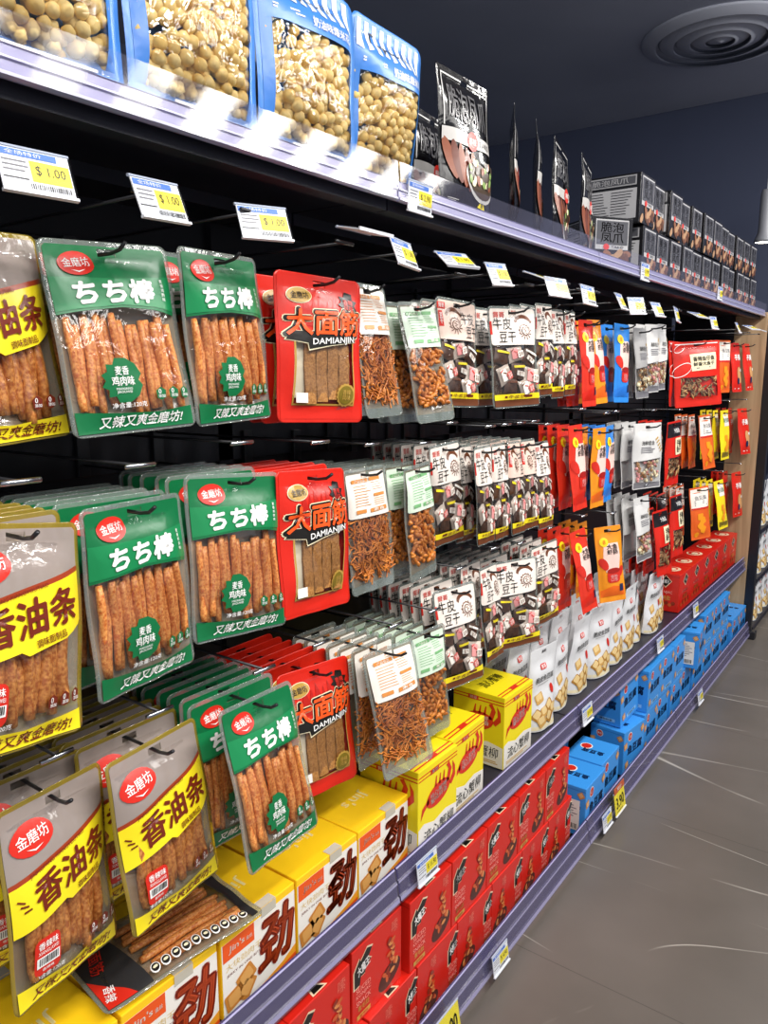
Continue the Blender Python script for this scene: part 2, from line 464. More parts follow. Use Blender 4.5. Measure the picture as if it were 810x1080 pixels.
def k_red(seed):
    W, H = .178, .24; p = Pouch(W, H, seed=seed, sb=.024); r = empty('snack_strip_bag')
    foil = paint('red_foil', '#d3220f', rough=.3, bump=(26, .35, .004, 2, .6))
    mb = MB(); wx0, wx1, wz0, wz1 = -.062, .066, -.212, -.108
    p.sheets(mb, F_clear, foil, foil); part(mb, 'pouch', r)
    mb = MB(); w = W/2-.0055
    p.art.poly(mb, [(-w, wz1+.008), (-.03, wz1), (.02, wz1+.012), (wx1, wz1+.024), (w, wz1+.026), (w, -.007), (-w, -.007)], mred, 1)
    p.art.poly(mb, [(-w, wz1+.0079), (-w, -.234), (wx0, -.234), (wx0, wz1+.005)], mred, 1)
    p.art.poly(mb, [(wx1, wz1+.024), (wx1, -.234), (w, -.234), (w, wz1+.026)], mred, 1)
    p.art.poly(mb, [(wx0, wz0), (wx0, -.234), (wx1, -.234), (wx1, wz0)], mred, 1)
    for a in ([(wx0, wz0), (wx0+.003, wz0), (wx0+.003, wz1), (wx0, wz1)], [(wx1-.003, wz0), (wx1, wz0), (wx1, wz1+.02), (wx1-.003, wz1+.02)], [(wx0, wz0), (wx1, wz0), (wx1, wz0+.003), (wx0, wz0+.003)]): p.art.poly(mb, a, gold, 2)
    p.art.poly(mb, oval(-.045, -.036, .025, .0135, 20, .1), cream, 3); p.art.poly(mb, oval(-.045, -.036, .0235, .0122, 20, .1), gold, 4)
    p.flat.text(mb, '金磨坊', -.045, -.036, .034, .012, black, 5, .05)
    for cx in (-.03, 0, .03, .055): p.art.poly(mb, [(cx-.02, -.085), (cx-.004, -.03-.01*abs(cx)*10), (cx+.004, -.06), (cx+.012, -.04), (cx+.02, -.085)], ink('flame_red', '#b51a0d'), 2)
    p.art.poly(mb, burst(.055, -.044, .019, 9, .2), black, 3); p.flat.text(mb, '香辣\n风味', .055, -.044, .022, .019, lred, 4)
    # jagged title plate
    plate = [(-.08, -.078), (-.062, -.07), (-.05, -.062), (-.03, -.068), (.02, -.064), (.06, -.058), (.074, -.068), (.08, -.084), (.064, -.09), (.07, -.104), (.01, -.112), (-.03, -.121), (-.034, -.112), (-.072, -.108), (-.062, -.096), (-.08, -.09)]
    low = [(-.036, -.094), (.074, -.082), (.08, -.09), (.066, -.096), (.07, -.104), (.01, -.113), (-.034, -.122), (-.036, -.112), (-.076, -.108), (-.066, -.094)]
    p.flat.text(mb, '大面筋', .002, -.077, .166, .052, cream, 3, .05, .12, bold=.12); p.art.poly(mb, [(x*1.03, -.1+(z+.1)*1.12) for x, z in low], cream, 3)
    p.flat.text(mb, '大面筋', .002, -.077, .162, .049, black, 4, .05, .12, bold=.085); p.art.poly(mb, low, black, 4)
    p.flat.text(mb, '大面筋', .002, -.077, .152, .043, ink('title_orange', '#f0561a'), 6, .05, .12, bold=.045)
    p.flat.text(mb, 'DAMIANJIN', .018, -.1065, .092, .013, white, 6, .1, .15, bold=.03)
    part(mb, 'printed_front', r)
    mb = MB(); p.art.poly(mb, burst(.045, -.194, .019, 16, .05), gold, 4); p.flat.poly(mb, oval(.045, -.194, .0155, .0155), olive, 5)
    p.flat.text(mb, '香辣\n风味', .045, -.194, .017, .018, gold, 6); part(mb, 'gold_seal', r, lite=0, label='round gold seal')
    mb = MB(); mb.box(-.06, -.036, -.002, -.0008, -.2, -.1, paper_c); mb.box(-.058, -.034, -.0095, -.009, -.208, -.192, paint('barcode_paper', '#e9e6df', .5))
    part(mb, 'backing_card', r, False, lite=0)
    for i in range(4):
        mb = MB(); L = .1; n = 8
        x = -.026+i*.024
        pts = []; V = []; F = []
        for j in range(n+1):
            z = -.21+L*j/n
            for k, u in enumerate((-1, -.4, .4, 1)): V.append((x+u*.0112, -.0065-.001*math.sin(j+i)-(.002 if k in (1, 2) else 0)+.001*math.sin(3*j+k), z+.004*i % .009))
        for j in range(n):
            for k in range(3): a = j*4+k; F.append((a, a+1, a+5, a+4))
        b = len(V); V += [(v[0], v[1]+.003, v[2]) for v in V]
        F += [tuple(b+q for q in f[::-1]) for f in F]
        mb.add(V, F, strip_m)
        part(mb, 'gluten_strip', r, True, lite=0)
    return r

def table_print(p, mb, x0, x1, z0, z1, mat):
    w = x1-x0; h = z0-z1; cx = (x0+x1)/2
    p.flat.poly(mb, rect(x0+w*.3, z0-h*.14, w*.46, h*.09), mat, 3); p.flat.text(mb, '产品信息', x0+w*.3, z0-h*.14, w*.3, h*.07, labw, 4)
    p.flat.lines(mb, x0+w*.3, z0-h*.5, w*.46, h*.55, 8, mat, 3, 0, .22)
    p.flat.poly(mb, rect(x0+w*.74, z0-h*.13, w*.32, h*.09), mat, 3); p.flat.lines(mb, x0+w*.74, z0-h*.3, w*.32, h*.22, 4, mat, 3, 0, .22)
    p.flat.poly(mb, rect(x0+w*.74, z0-h*.52, w*.32, h*.07), mat, 3); p.flat.lines(mb, x0+w*.74, z0-h*.68, w*.32, h*.2, 4, mat, 3, 0, .22)
    p.flat.poly(mb, rect(x0+w*.68, z0-h*.88, w*.46, h*.1, .05), mat, 3); p.flat.text(mb, '素食', x0+w*.68, z0-h*.88, w*.3, h*.08, labw, 4)
    p.flat.poly(mb, rect(x0+w*.2, z0-h*.88, w*.26, h*.09), mat, 3)

def k_shred(seed, lab=labw, tm=torange, chunk=False):
    W, H = .135, .25; p = Pouch(W, H, seed=seed, sb=.03, T=.014); r = empty('chunk_snack_bag' if chunk else 'shredded_snack_bag')
    mb = MB(); p.sheets(mb, F_clear, F_back, F_seal); part(mb, 'pouch', r)
    mb = MB(); p.art.poly(mb, rect(0, -.054, W-.018, .086, 0, .004), lab, 1); table_print(p, mb, -.052, .052, -.014, -.094, tm)
    part(mb, 'paper_label', r, label='white label with %s print' % ('green' if chunk else 'orange'))
    rd = random.Random(seed); mb = MB()
    if chunk:
        for i in range(135):
            x = rd.uniform(-.052, .052); z = rd.uniform(-.215, -.1); a = rd.uniform(0, PI)
            L = rd.uniform(.006, .0115); y = rd.uniform(-.0095, .001)*(1-abs(x/.062)**3)
            d = Vector((math.cos(a), rd.uniform(-.2, .2), math.sin(a)))*L
            c = Vector((x, y, z)); mb.tube([c-d, c-d*.3+Vector((0, -.001, .001)), c+d*.4, c+d], [.0032, .0046, .0044, .003], chunk_m, 6)
    else:
        for i in range(300):
            x = rd.uniform(-.054, .054); z = rd.uniform(-.218, -.1); a = rd.uniform(0, PI)
            L = rd.uniform(.01, .022); y = rd.uniform(-.0105, .001)*(1-abs(x/.06)**3)
            d = Vector((math.cos(a), rd.uniform(-.1, .1), math.sin(a)))*L; q = Vector((rd.uniform(-1, 1), 0, rd.uniform(-1, 1)))*.005
            c = Vector((x, y, z)); mb.tube([c-d, c-d*.3+q, c+d*.4-q, c+d], .0016, shred_m, 4, False)
    part(mb, 'chunk_filling' if chunk else 'shredded_filling', r, True, lite=0, stuff=1)
    return r

def k_niu(seed, pinkish=False):
    W, H = .16, .235; p = Pouch(W, H, seed=seed, sb=.012, T=.012); r = empty('bean_curd_bag')
    mb = MB(); p.sheets(mb, F_clear, film('brown_back_film', opacity=.85, dcol='#5d4634', gloss=.3), F_seal); part(mb, 'pouch', r)
    mb = MB(); hd = ink('header_pink', '#e9cfc0') if pinkish else ink('header_white', '#efe4da')
    p.art.poly(mb, rect(0, -.048, W-.012, .084, 0, .006), hd, 1)
    if pinkish:
        p.flat.poly(mb, rect(-.062, -.018, .03, .014), lred, 2); p.flat.text(mb, '賢哥', -.062, -.018, .022, .01, white, 3)
        p.flat.poly(mb, rect(-.066, -.046, .013, .034), lred, 2); p.flat.text(mb, '豆\n干', -.066, -.046, .009, .024, white, 3)
        tx, ax = .036, -.02
    else:
        p.flat.text(mb, '賢哥', -.046, -.02, .036, .013, lred, 3); p.flat.poly(mb, rect(-.073, -.05, .006, .03), lred, 2)
        tx, ax = -.036, .03
    p.flat.text(mb, '牛皮', tx-.004, -.041, .056, .028, black, 3, 0, .1, bold=.01); p.flat.text(mb, '豆干', tx+.006, -.072, .05, .026, black, 3, 0, .1, bold=.01)
    # brown ribbon and drawn swirls
    arc = [(ax+.034*math.cos(a), -.045+.026*math.sin(a)) for a in [PI*(.12+.76*i/8) for i in range(9)]]
    p.flat.poly(mb, arc+[(ax+.027*math.cos(a), -.047+.019*math.sin(a)) for a in [PI*(.88-.76*i/8) for i in range(9)]], kraft, 2)
    for k in range(14):
        an = 2*PI*k/14; p.flat.poly(mb, rect(ax+.019*math.cos(an), -.058+.015*math.sin(an), .011, .0022, an*1.5+.6), kraft, 2)
    p.flat.poly(mb, oval(ax, -.058, .0125, .0105, 14), kraft, 2); p.flat.poly(mb, oval(ax, -.058, .0105, .0085, 14), hd, 3)
    for k in range(4): p.flat.poly(mb, rect(ax-.002+.003*(k % 2), -.053-.0035*k, .011-.0015*k, .0014, .3*(-1)**k), kraft, 4)
    part(mb, 'header_panel', r, label='pale printed header')
    mb = MB()
    p.art.poly(mb, [(-W/2+.006, -.231), (W/2-.006, -.231), (W/2-.006, -.214), (-W/2+.006, -.214)], kraft, 2)
    p.art.poly(mb, [(-W/2+.005, -.216), (W/2-.005, -.216), (W/2-.005, -.203), (-W/2+.005, -.203)], yellow, 3); p.flat.lines(mb, 0, -.2095, .09, .006, 1, brown, 4, 0, .8, 0)
    p.flat.text(mb, '牛皮豆干', 0, -.2095, .07, .008, brown, 5)
    part(mb, 'bottom_band', r, label='yellow and brown bottom band')
    rd = random.Random(seed)
    for i, (x, z, a) in enumerate(((-.045, -.115, .25), (.0, -.11, -.2), (.047, -.118, .5), (-.04, -.158, -.35), (.008, -.15, .1), (.05, -.165, .2), (-.02, -.185, .15), (.032, -.19, -.3))):
        mb = MB(); w, h = rd.uniform(.021, .027), rd.uniform(.019, .025); wrap = i % 2
        w, h = w*1.0, h*.95
        sf = Surf(mb.pillow(w, h, .0075, curd_m if not wrap else film('sachet_film', opacity=.93, dcol='#d9c9bb', gloss=.3), 8, rd), step=.006)
        if wrap:
            sf.poly(mb, rect(-w*.35, h*.1, w*.8, h*1.3, .0, .002), [pink, labw, pink, labw][i//2], 1)
            for k in range(5): sf.poly(mb, rect((-.6+.3*k)*w, (.6-.3*k)*h, w*.45, h*.12, .5*(-1)**k), [lred, kraft, ink('rose', '#c9605a')][(i+k) % 3], 2+.2*k)
            sf.poly(mb, rect(.3*w, -.15*h, w*.8, h*.8, .05, .003), [labw, ink('rose', '#c9605a')][(i//2) % 2], 4); sf.text(mb, '牛皮\n豆干', .3*w, -.15*h, w*.6, h*.55, [kraft, labw][(i//2) % 2], 5)
        else:
            sf.poly(mb, rect(0, .5*h, w*1.7, h*.26, .1), [yellow, labw, yellow, kraft][i//2], 1)
            if i in (2, 4): sf.poly(mb, rect(.1*w, -.3*h, w*1.2, h*.55, -.1, .002), labw, 1); sf.text(mb, '豆干', .1*w, -.3*h, w*.7, h*.4, kraft, 2)
        o = part(mb, 'wrapped_piece', r, True, lite=0); o.location = (x, -.001-.002*wrap, z); o.rotation_euler = (0, a, 0)
    return r

def k_sachet(seed, base, name, accent):
    W, H = .1, .25; p = Pouch(W, H, seed=seed, sb=.02, T=.012, r=.003); r = empty('sausage_sachet')
    foil = paint(name+'_foil', base, rough=.3, bump=(26, .4, .004, 2, .6))
    mb = MB(); p.sheets(mb, foil, foil, foil); part(mb, 'pouch', r)
    mb = MB()
    p.art.poly(mb, oval(-.022, -.05, .015, .015), yellow, 2); p.flat.text(mb, '8', -.022, -.05, .009, .014, orange, 3)
    p.art.poly(mb, [(-.024, -.055), (.03, -.055), (.034, -.1), (.026, -.15), (-.024, -.15), (-.03, -.1)], ink('panel_pink', '#f1cfc4'), 1)
    p.flat.text(mb, '大鱼\n虾肠', .004, -.075, .04, .034, black, 3, bold=.03)
    p.art.poly(mb, oval(-.03, -.122, .013, .022, 16, .5), lred, 2); p.art.poly(mb, oval(.036, -.15, .011, .018, 16, -.5), lred, 2)
    p.art.poly(mb, rect(.004, -.165, .05, .042, 0, .012), lred, 2); p.art.poly(mb, oval(.004, -.146, .026, .009), ink('panel_red2', '#a31b12'), 3)
    p.flat.text(mb, '香脆\n口感', .004, -.17, .028, .022, pink, 4)
    p.art.poly(mb, [(-.045, -.232), (.045, -.232), (.045, -.205), (.0, -.196), (-.045, -.21)], accent, 1)
    p.flat.poly(mb, rect(.032, -.205, .014, .024, 0, .002), navy if name != 'blue' else white, 3)
    part(mb, 'printed_front', r)
    return r

def k_white(seed, top, name, filling):
    W, H = .16, .235; p = Pouch(W, H, seed=seed, sb=.016, T=.012, r=.004); r = empty('nut_mix_pouch')
    foil = paint(name+'_foil', top, rough=.28, bump=(24, .45, .004, 2, .6))
    mb = MB(); p.sheets(mb, F_clear, foil, foil); part(mb, 'pouch', r)
    mb = MB(); w = W/2-.0055
    p.art.poly(mb, [(-w, -.007), (-w, -.135), (w, -.125), (w, -.007)][::1], foil, 1)
    p.flat.text(mb, '海鲜组合', -.01, -.07, .07, .016, black, 3); p.flat.lines(mb, -.01, -.095, .075, .024, 4, grey, 3)
    p.flat.lines(mb, .055, -.075, .026, .06, 5, gold, 3, .5, .5); part(mb, 'header_panel', r)
    mb = MB(); p.art.poly(mb, [(-w, -.231), (w, -.231), (w, -.214), (-w, -.21)], grey, 1); part(mb, 'bottom_band', r)
    mb = MB(); rd = random.Random(seed)
    for i in range(60):
        x = rd.uniform(-.062, .062); z = rd.uniform(-.205, -.135)
        mb.ball((x, rd.uniform(-.007, 0)*(1-abs(x/.074)**3), z), rd.uniform(.005, .009), [nut_m, filling, cream][i % 3], 1, .15, rd, (1, .7, 1))
    part(mb, 'nut_filling', r, True, lite=0, stuff=1)
    return r

def k_big(seed, W=.25, H=.27, blacktop=False):
    p = Pouch(W, H, seed=seed, sb=.03, T=.014, r=.005); r = empty('dried_fish_bag')
    foil = paint('red_foil', '#d3220f'); topm = paint('black_top_foil', '#191416', rough=.3) if blacktop else mred
    mb = MB(); p.sheets(mb, F_clear, foil, foil); part(mb, 'pouch', r)
    mb = MB(); w = W/2-.0055; h = H
    p.art.poly(mb, [(-w, -.007), (-w, -.55*h), (w, -.55*h), (w, -.007)], mred, 1)
    if blacktop:
        p.art.poly(mb, [(-w, -.007), (-w, -.24*h), (w, -.22*h), (w, -.007)], topm, 2); p.flat.text(mb, '大鱼鱼', .01, -.14*h, .05, .018, white, 3)
    else:
        for cx, cz, a in ((-.09, -.025, .03), (-.09, -.115, .05)):
            o1 = oval(cx, cz, a, a*.45, 20, .4)
            for i in range(20):
                q, s = o1[i], o1[(i+1) % 20]
                p.flat.poly(mb, [q, s, (s[0]*1.0, s[1]-.003), (q[0], q[1]-.003)], white, 3)
        p.flat.poly(mb, rect(0, -.01, w*1.9, .004), white, 3)
    for x0, x1 in ((-w, -w*.82), (w*.82, w)): p.art.poly(mb, [(x0, -.55*h), (x0, -.97*h), (x1, -.97*h), (x1, -.55*h)], mred, 1)
    p.art.poly(mb, [(-w*.82, -.86*h), (-w*.82, -.97*h), (w*.82, -.97*h), (w*.82, -.86*h)], mred, 1)
    lx = W*.1 if not blacktop else W*.14
    p.art.poly(mb, rect(lx, -.32*h if not blacktop else -.38*h, W*(.56 if not blacktop else .42), h*.26, .03), cream, 3)
    if blacktop: p.flat.text(mb, '手撕\n鱼干', lx, -.38*h, W*.26, h*.2, black, 4, bold=.04)
    else:
        p.flat.text(mb, '香辣鱼仔鱼', lx, -.27*h, W*.46, h*.075, black, 4, .03, 0, .04); p.flat.text(mb, '鲜香大鱼干', lx, -.35*h, W*.46, h*.06, black, 4, .03, 0, .04); p.flat.lines(mb, lx, -.41*h, W*.34, h*.03, 1, grey, 4, .03)
    part(mb, 'printed_front', r)
    mb = MB(); rd = random.Random(seed)
    for i in range(int(900*W*W)+24):
        x = rd.uniform(-w*.78, w*.78); z = rd.uniform(-.84*h, -.56*h); a = rd.uniform(0, PI); c = Vector((x, rd.uniform(-.008, 0), z)); d = Vector((math.cos(a), 0, math.sin(a)))*.014
        mb.tube([c-d, c-d*.4, c+d*.4, c+d], [.001, .0042, .0042, .001], [fish_m, nut_m][i % 2], 5, False)
    part(mb, 'dried_fish_filling', r, True, lite=0, stuff=1)
    return r

def k_flat(seed, W, H, base, name, obj, draw):
    p = Pouch(W, H, seed=seed, sb=.016, T=.011, r=.003); r = empty(obj)
    foil = paint(name+'_foil', base, rough=.3, bump=(26, .4, .004, 2, .6))
    mb = MB(); p.sheets(mb, foil, foil, foil); part(mb, 'pouch', r)
    mb = MB(); draw(p, mb, W, H); part(mb, 'printed_front', r)
    return r
def d_wor(p, mb, W, H):
    w = W/2-.006
    p.art.poly(mb, [(-w, -.008), (-w, -.42*H), (w, -.4*H), (w, -.008)], labw, 1); p.flat.text(mb, '鱼豆腐', 0, -.2*H, w*1.3, .02, grey, 2); p.flat.lines(mb, 0, -.3*H, w*1.4, .025, 3, grey, 2)
    p.art.poly(mb, rect(0, -.4*H, 2*w, .008), lred, 2)
    for k in range(4): p.art.poly(mb, rect(-.01+.016*(k % 2), -.56*H-.02*k, .034, .03, .4*k, .006), amber, 2+k*.2)
    p.art.poly(mb, oval(-.03, -.9*H, .012, .012), amber, 2)
def d_ylw(p, mb, W, H):
    p.flat.text(mb, '鱼豆腐', 0, -.2*H, W*.6, .022, green, 2); p.art.poly(mb, rect(.01, -.2*H, W*.62, H*.24), labw, 1)
    for k in range(3): p.art.poly(mb, rect(-.01+.016*(k % 2), -.56*H-.024*k, .034, .03, .4*k, .006), amber, 2+k*.2)
    p.art.poly(mb, [(-W*.4, -.95*H), (W*.4, -.95*H), (W*.4, -.86*H), (-W*.4, -.84*H)], olive, 1)
def d_rdp(p, mb, W, H):
    p.flat.text(mb, '手撕', 0, -.3*H, W*.55, .03, white, 2, bold=.04); p.art.poly(mb, oval(.012, -.66*H, .024, .042, 16, .3), ink('nut_tan', '#cf9863'), 2)
    p.art.poly(mb, oval(.0, -.78*H, .013, .017, 12), navy, 3); p.art.poly(mb, oval(.03, -.56*H, .01, .008, 12), white, 3); p.flat.lines(mb, 0, -.93*H, W*.5, .008, 1, white, 2)
def d_bkp(p, mb, W, H):
    w = W/2-.008
    gp = ink('dark_grey_print', '#5b5a5c')
    for q in ([(-w+.004, -.012), (w, -.012), (w, -.015), (-w+.004, -.015)], [(w-.003, -.012), (w, -.012), (w, -.105), (w-.003, -.105)], [(-w+.004, -.012), (-w+.007, -.012), (-w+.007, -.105), (-w+.004, -.105)]): p.art.poly(mb, q, silver, 2)
    p.flat.text(mb, '脆泡凤爪', 0, -.06, .15, .062, gp, 2, -.02)
    p.art.poly(mb, [(-w, -.108), (w, -.105), (w, -.128), (-w, -.131)], ink('label_grey', '#bdbab6'), 3)
    p.art.poly(mb, oval(.01, -.118, .02, .017), lred, 4); p.flat.text(mb, '麻辣', .01, -.118, .026, .013, white, 5)
    p.flat.text(mb, 'TAKO', .056, -.118, .045, .011, black, 4)
    fm = paint('braised_print', '#83401f', rough=.35)
    for k in range(5): p.art.poly(mb, oval(-.07+.02*k, -.16-.004*k, .012, .04, 14, .5-.12*k), [fm, ink('braised2', '#652c18')][k % 2], 3+k*.2)
    p.art.poly(mb, oval(.035, -.19, .06, .033, 22, -.25), ink('label_grey', '#bdbab6'), 5); p.art.poly(mb, oval(.035, -.187, .055, .029, 22, -.25), ink('stew', '#40301c'), 6)
    rd = random.Random(5)
    for k in range(26):
        p.flat.poly(mb, oval(.035+rd.uniform(-.045, .045), -.18+rd.uniform(-.018, .026), .008, .006, 8, k), [ink('herb', '#7c9a4c'), fm, cream, ink('stew', '#40301c')][k % 4], 7+k*.05)
    p.flat.poly(mb, [(.035, -.232), (.068, -.236), (.05, -.216)], yellow, 4); p.flat.text(mb, '辣', .051, -.228, .01, .01, black, 5)
    p.flat.lines(mb, -.06, -.232, .04, .006, 2, silver, 4)

def k_stand(seed):
    W, H = .15, .245; p = Pouch(W, H, seed=seed, sb=.004, T=.012, r=.008, st=.03, gusset=.022); r = empty('cracker_pouch')
    foil = paint('pearl_foil', '#dfe0e2', rough=.3, bump=(22, .4, .004, 2, .6))
    mb = MB(); p.sheets(mb, foil, foil, foil); part(mb, 'pouch', r)
    mb = MB()
    p.art.poly(mb, rect(-.006, -.058, .03, .016, 0, .005), lred, 2); p.flat.text(mb, '賢哥', -.006, -.058, .022, .011, white, 3)
    p.flat.text(mb, '脆皮鱼豆腐', -.002, -.092, .095, .019, char, 3); p.flat.lines(mb, -.002, -.108, .07, .005, 1, silver, 2)
    part(mb, 'brand_print', r)
    mb = MB(); p.art.poly(mb, [(-.07, -.24), (.07, -.24), (.07, -.225), (-.07, -.23)], cream, 1); part(mb, 'bottom_band', r)
    mb = MB(); p.art.poly(mb, oval(.036, -.135, .008, .016, 12, .3), lred, 2); part(mb, 'chili_picture', r)
    tan = ink('tofu_tan', '#cfa25c')
    mb = MB()
    for k, (x, z, a) in enumerate(((-.03, -.148, .3), (-.042, -.198, .9), (-.012, -.19, .2), (.014, -.178, .6), (.036, -.192, .1), (.01, -.21, 1.0), (-.028, -.215, .4))):
        p.art.poly(mb, rect(x, z, .034, .031, a, .005), [tan, ink('tofu_dark', '#b07e38')][k % 2], 2+.3*k)
        p.art.poly(mb, rect(x-.002, z+.004, .024, .02, a, .005), ink('tofu_light', '#e6c98e'), 2.15+.3*k)
    part(mb, 'cracker_picture', r, lite=0)
    return r

def k_popcorn(seed):
    W, H = .226, .275; p = Pouch(W, H, seed=seed, sb=.03, T=.03, B=.02, r=.02, st=.012, ss=.012, slot=False, bend=1); r = empty('popcorn_bag')
    bl = paint('sky_blue_foil', '#3f7fcf', rough=.3, bump=(20, .4, .004, 2, .6))
    F_pop = film('popcorn_film', gloss=.5, rough=.05, bump=(14, .9, .012))
    mb = MB(); p.sheets(mb, F_pop, bl, bl); part(mb, 'pouch', r)
    mb = MB(); w = W/2-.0115
    p.art.poly(mb, [(-w, -.011), (-w, -.088), (w, -.088), (w, -.011)], bl, 1)
    for k in range(9):
        x = -w+.012+k*(2*w-.024)/8
        p.art.poly(mb, [(x-.0055, -.008), (x-.0062, -.05-.006*abs(math.sin(k*2))), (x+.0062, -.05-.006*abs(math.sin(k*2+1))), (x+.0055, -.008)], white, 2)
    p.flat.text(mb, 'Popcorn', -.004, -.035, .12, .026, navy, 3, .0, .2, bold=.02)
    p.flat.text(mb, '奶油味爆米花', .034, -.072, .09, .016, labw, 3); p.flat.lines(mb, -.055, -.07, .06, .009, 2, labw, 3)
    p.art.poly(mb, [(-w, -.245), (-w, -.264), (w, -.264), (w, -.245)], bl, 1)
    for k in range(12):
        x = -w+.01+k*(2*w-.02)/11; p.flat.poly(mb, rect(x, -.262, .0075, .012), white, 2)
    p.flat.lines(mb, .02, -.25, .12, .007, 1, labw, 3)
    p.art.poly(mb, [(-w, -.088), (-w, -.245), (-w+.014, -.245), (-w+.006, -.165), (-w+.014, -.088)], bl, 1)
    p.art.poly(mb, [(w-.014, -.088), (w-.006, -.165), (w-.014, -.245), (w, -.245), (w, -.088)], bl, 1)
    part(mb, 'printed_front', r)
    rd = random.Random(seed); mb = MB(); spots = []
    tries = 0
    while len(spots) < 150 and tries < 9000:
        tries += 1
        x = rd.uniform(-.09, .09); z = rd.uniform(-.242, -.09); rr = rd.uniform(.0085, .0115)
        if any((x-a)**2+(z-b)**2 < (.78*(rr+c))**2 for a, b, c in spots): continue
        spots.append((x, z, rr)); y = p.front(x, z)+rr*.9+.003
        mb.ball((x, y, z), rr, pop_m, 2, .07, rd)
    for i in range(120):
        x = rd.uniform(-.088, .088); z = rd.uniform(-.24, -.09); mb.ball((x, min(.0, p.front(x, z)+.024), z), .0105, pop_m, 1, .07, rd)
    part(mb, 'popcorn_filling', r, True, lite=1, stuff=1)
    return r
# ------------------------------------------------------------------ cartons
class Carton:
    def __init__(s, W, D, H):
        s.W, s.D, s.H = W, D, H; e = .0005
        s.F = Surf(lambda u, v, l: (u, -D/2-l, v), eps=e); s.L = Surf(lambda u, v, l: (-W/2-l, -u, v), eps=e)
        s.R = Surf(lambda u, v, l: (W/2+l, u, v), eps=e); s.T = Surf(lambda u, v, l: (u, v, H+l), eps=e)
    def body(s, mb, mat, seam=None):
        mb.box(-s.W/2, s.W/2, -s.D/2, s.D/2, 0, s.H, mat, .0018)
        if seam:
            s.L.poly(mb, rect(0, s.H*.93, s.D*.97, .0012), seam, 1)

def k_jin(v=0):
    c = Carton(.172, .2, .148); r = empty('snack_carton'); W, D, H = c.W, c.D, c.H
    yl = card('jin_yellow', '#fbca1c'); wh = card('warm_white', '#eee9e0'); og = card('jin_orange', '#e8571b')
    mb = MB(); c.body(mb, yl, card('seam_yellow', '#c99a10')); part(mb, 'carton_body', r, False)
    mb = MB()
    c.F.poly(mb, rect(0, H*.46, W*.985, H*.9), wh, 1)
    c.F.poly(mb, rect(-W*.28, H*.8, W*.4, H*.22), og, 2); c.F.text(mb, "Jin's", -W*.31, H*.8, W*.2, H*.1, wh, 3, 0, .1); c.F.text(mb, '金丝', -W*.15, H*.79, W*.08, H*.05, wh, 3)
    c.F.text(mb, '大块劲肉干', -W*.22, H*.6, W*.46, H*.085, card('pale_gold', '#d9bd7e'), 2, bold=0); c.F.text(mb, 'JERKY IN ONE BITE', -W*.22, H*.5, W*.44, H*.04, brown, 2, bold=0)
    c.F.text(mb, '劲', W*.22, H*.52, W*.5, H*.72, card('chili', '#8f2a12'), 3, 0, .12, bold=.075); c.F.text(mb, '劲', W*.222, H*.525, W*.44, H*.64, card('chili_light', '#b8431c'), 4, 0, .12, bold=.02)
    og2 = card('curve_orange', '#f0a12a')
    c.F.poly(mb, [(W*.49, H*.02), (W*.49, H*.2), (W*.3, H*.11), (W*.05, H*.05), (-W*.12, H*.02)], og2, 2); c.F.poly(mb, [(W*.49, H*.02), (W*.49, H*.1), (W*.25, H*.05), (W*.1, H*.02)], og, 3)
    for x, z, a in ((-.2, .33, .5), (-.36, .19, .2), (-.2, .185, .9)): c.F.poly(mb, rect(W*x, H*z, W*.22, W*.19, a, .004), card('cracker', '#c9843a'), 3); c.F.poly(mb, rect(W*x, H*z+.001, W*.15, W*.13, a, .004), card('cracker2', '#dca25a'), 4)
    part(mb, 'front_panel', r, False, label='white front panel with red and orange print')
    mb = MB(); c.T.text(mb, "Jin's", W*.02, -D*.1, W*.42, D*.17, card('pale_yellow', '#fdf0b4'), 1, PI, .0, bold=.02); part(mb, 'top_logo', r, False)
    mb = MB(); mb.box(W*.02, W*.22, -D/2-.0016, -D/2-.0011, H*.88, H, F_box); mb.box(W*.02, W*.22, -D/2-.001, -D/2+.016, H+.0008, H+.0013, F_box); part(mb, 'tape_seal', r, False, label='clear square tape seal')
    return r
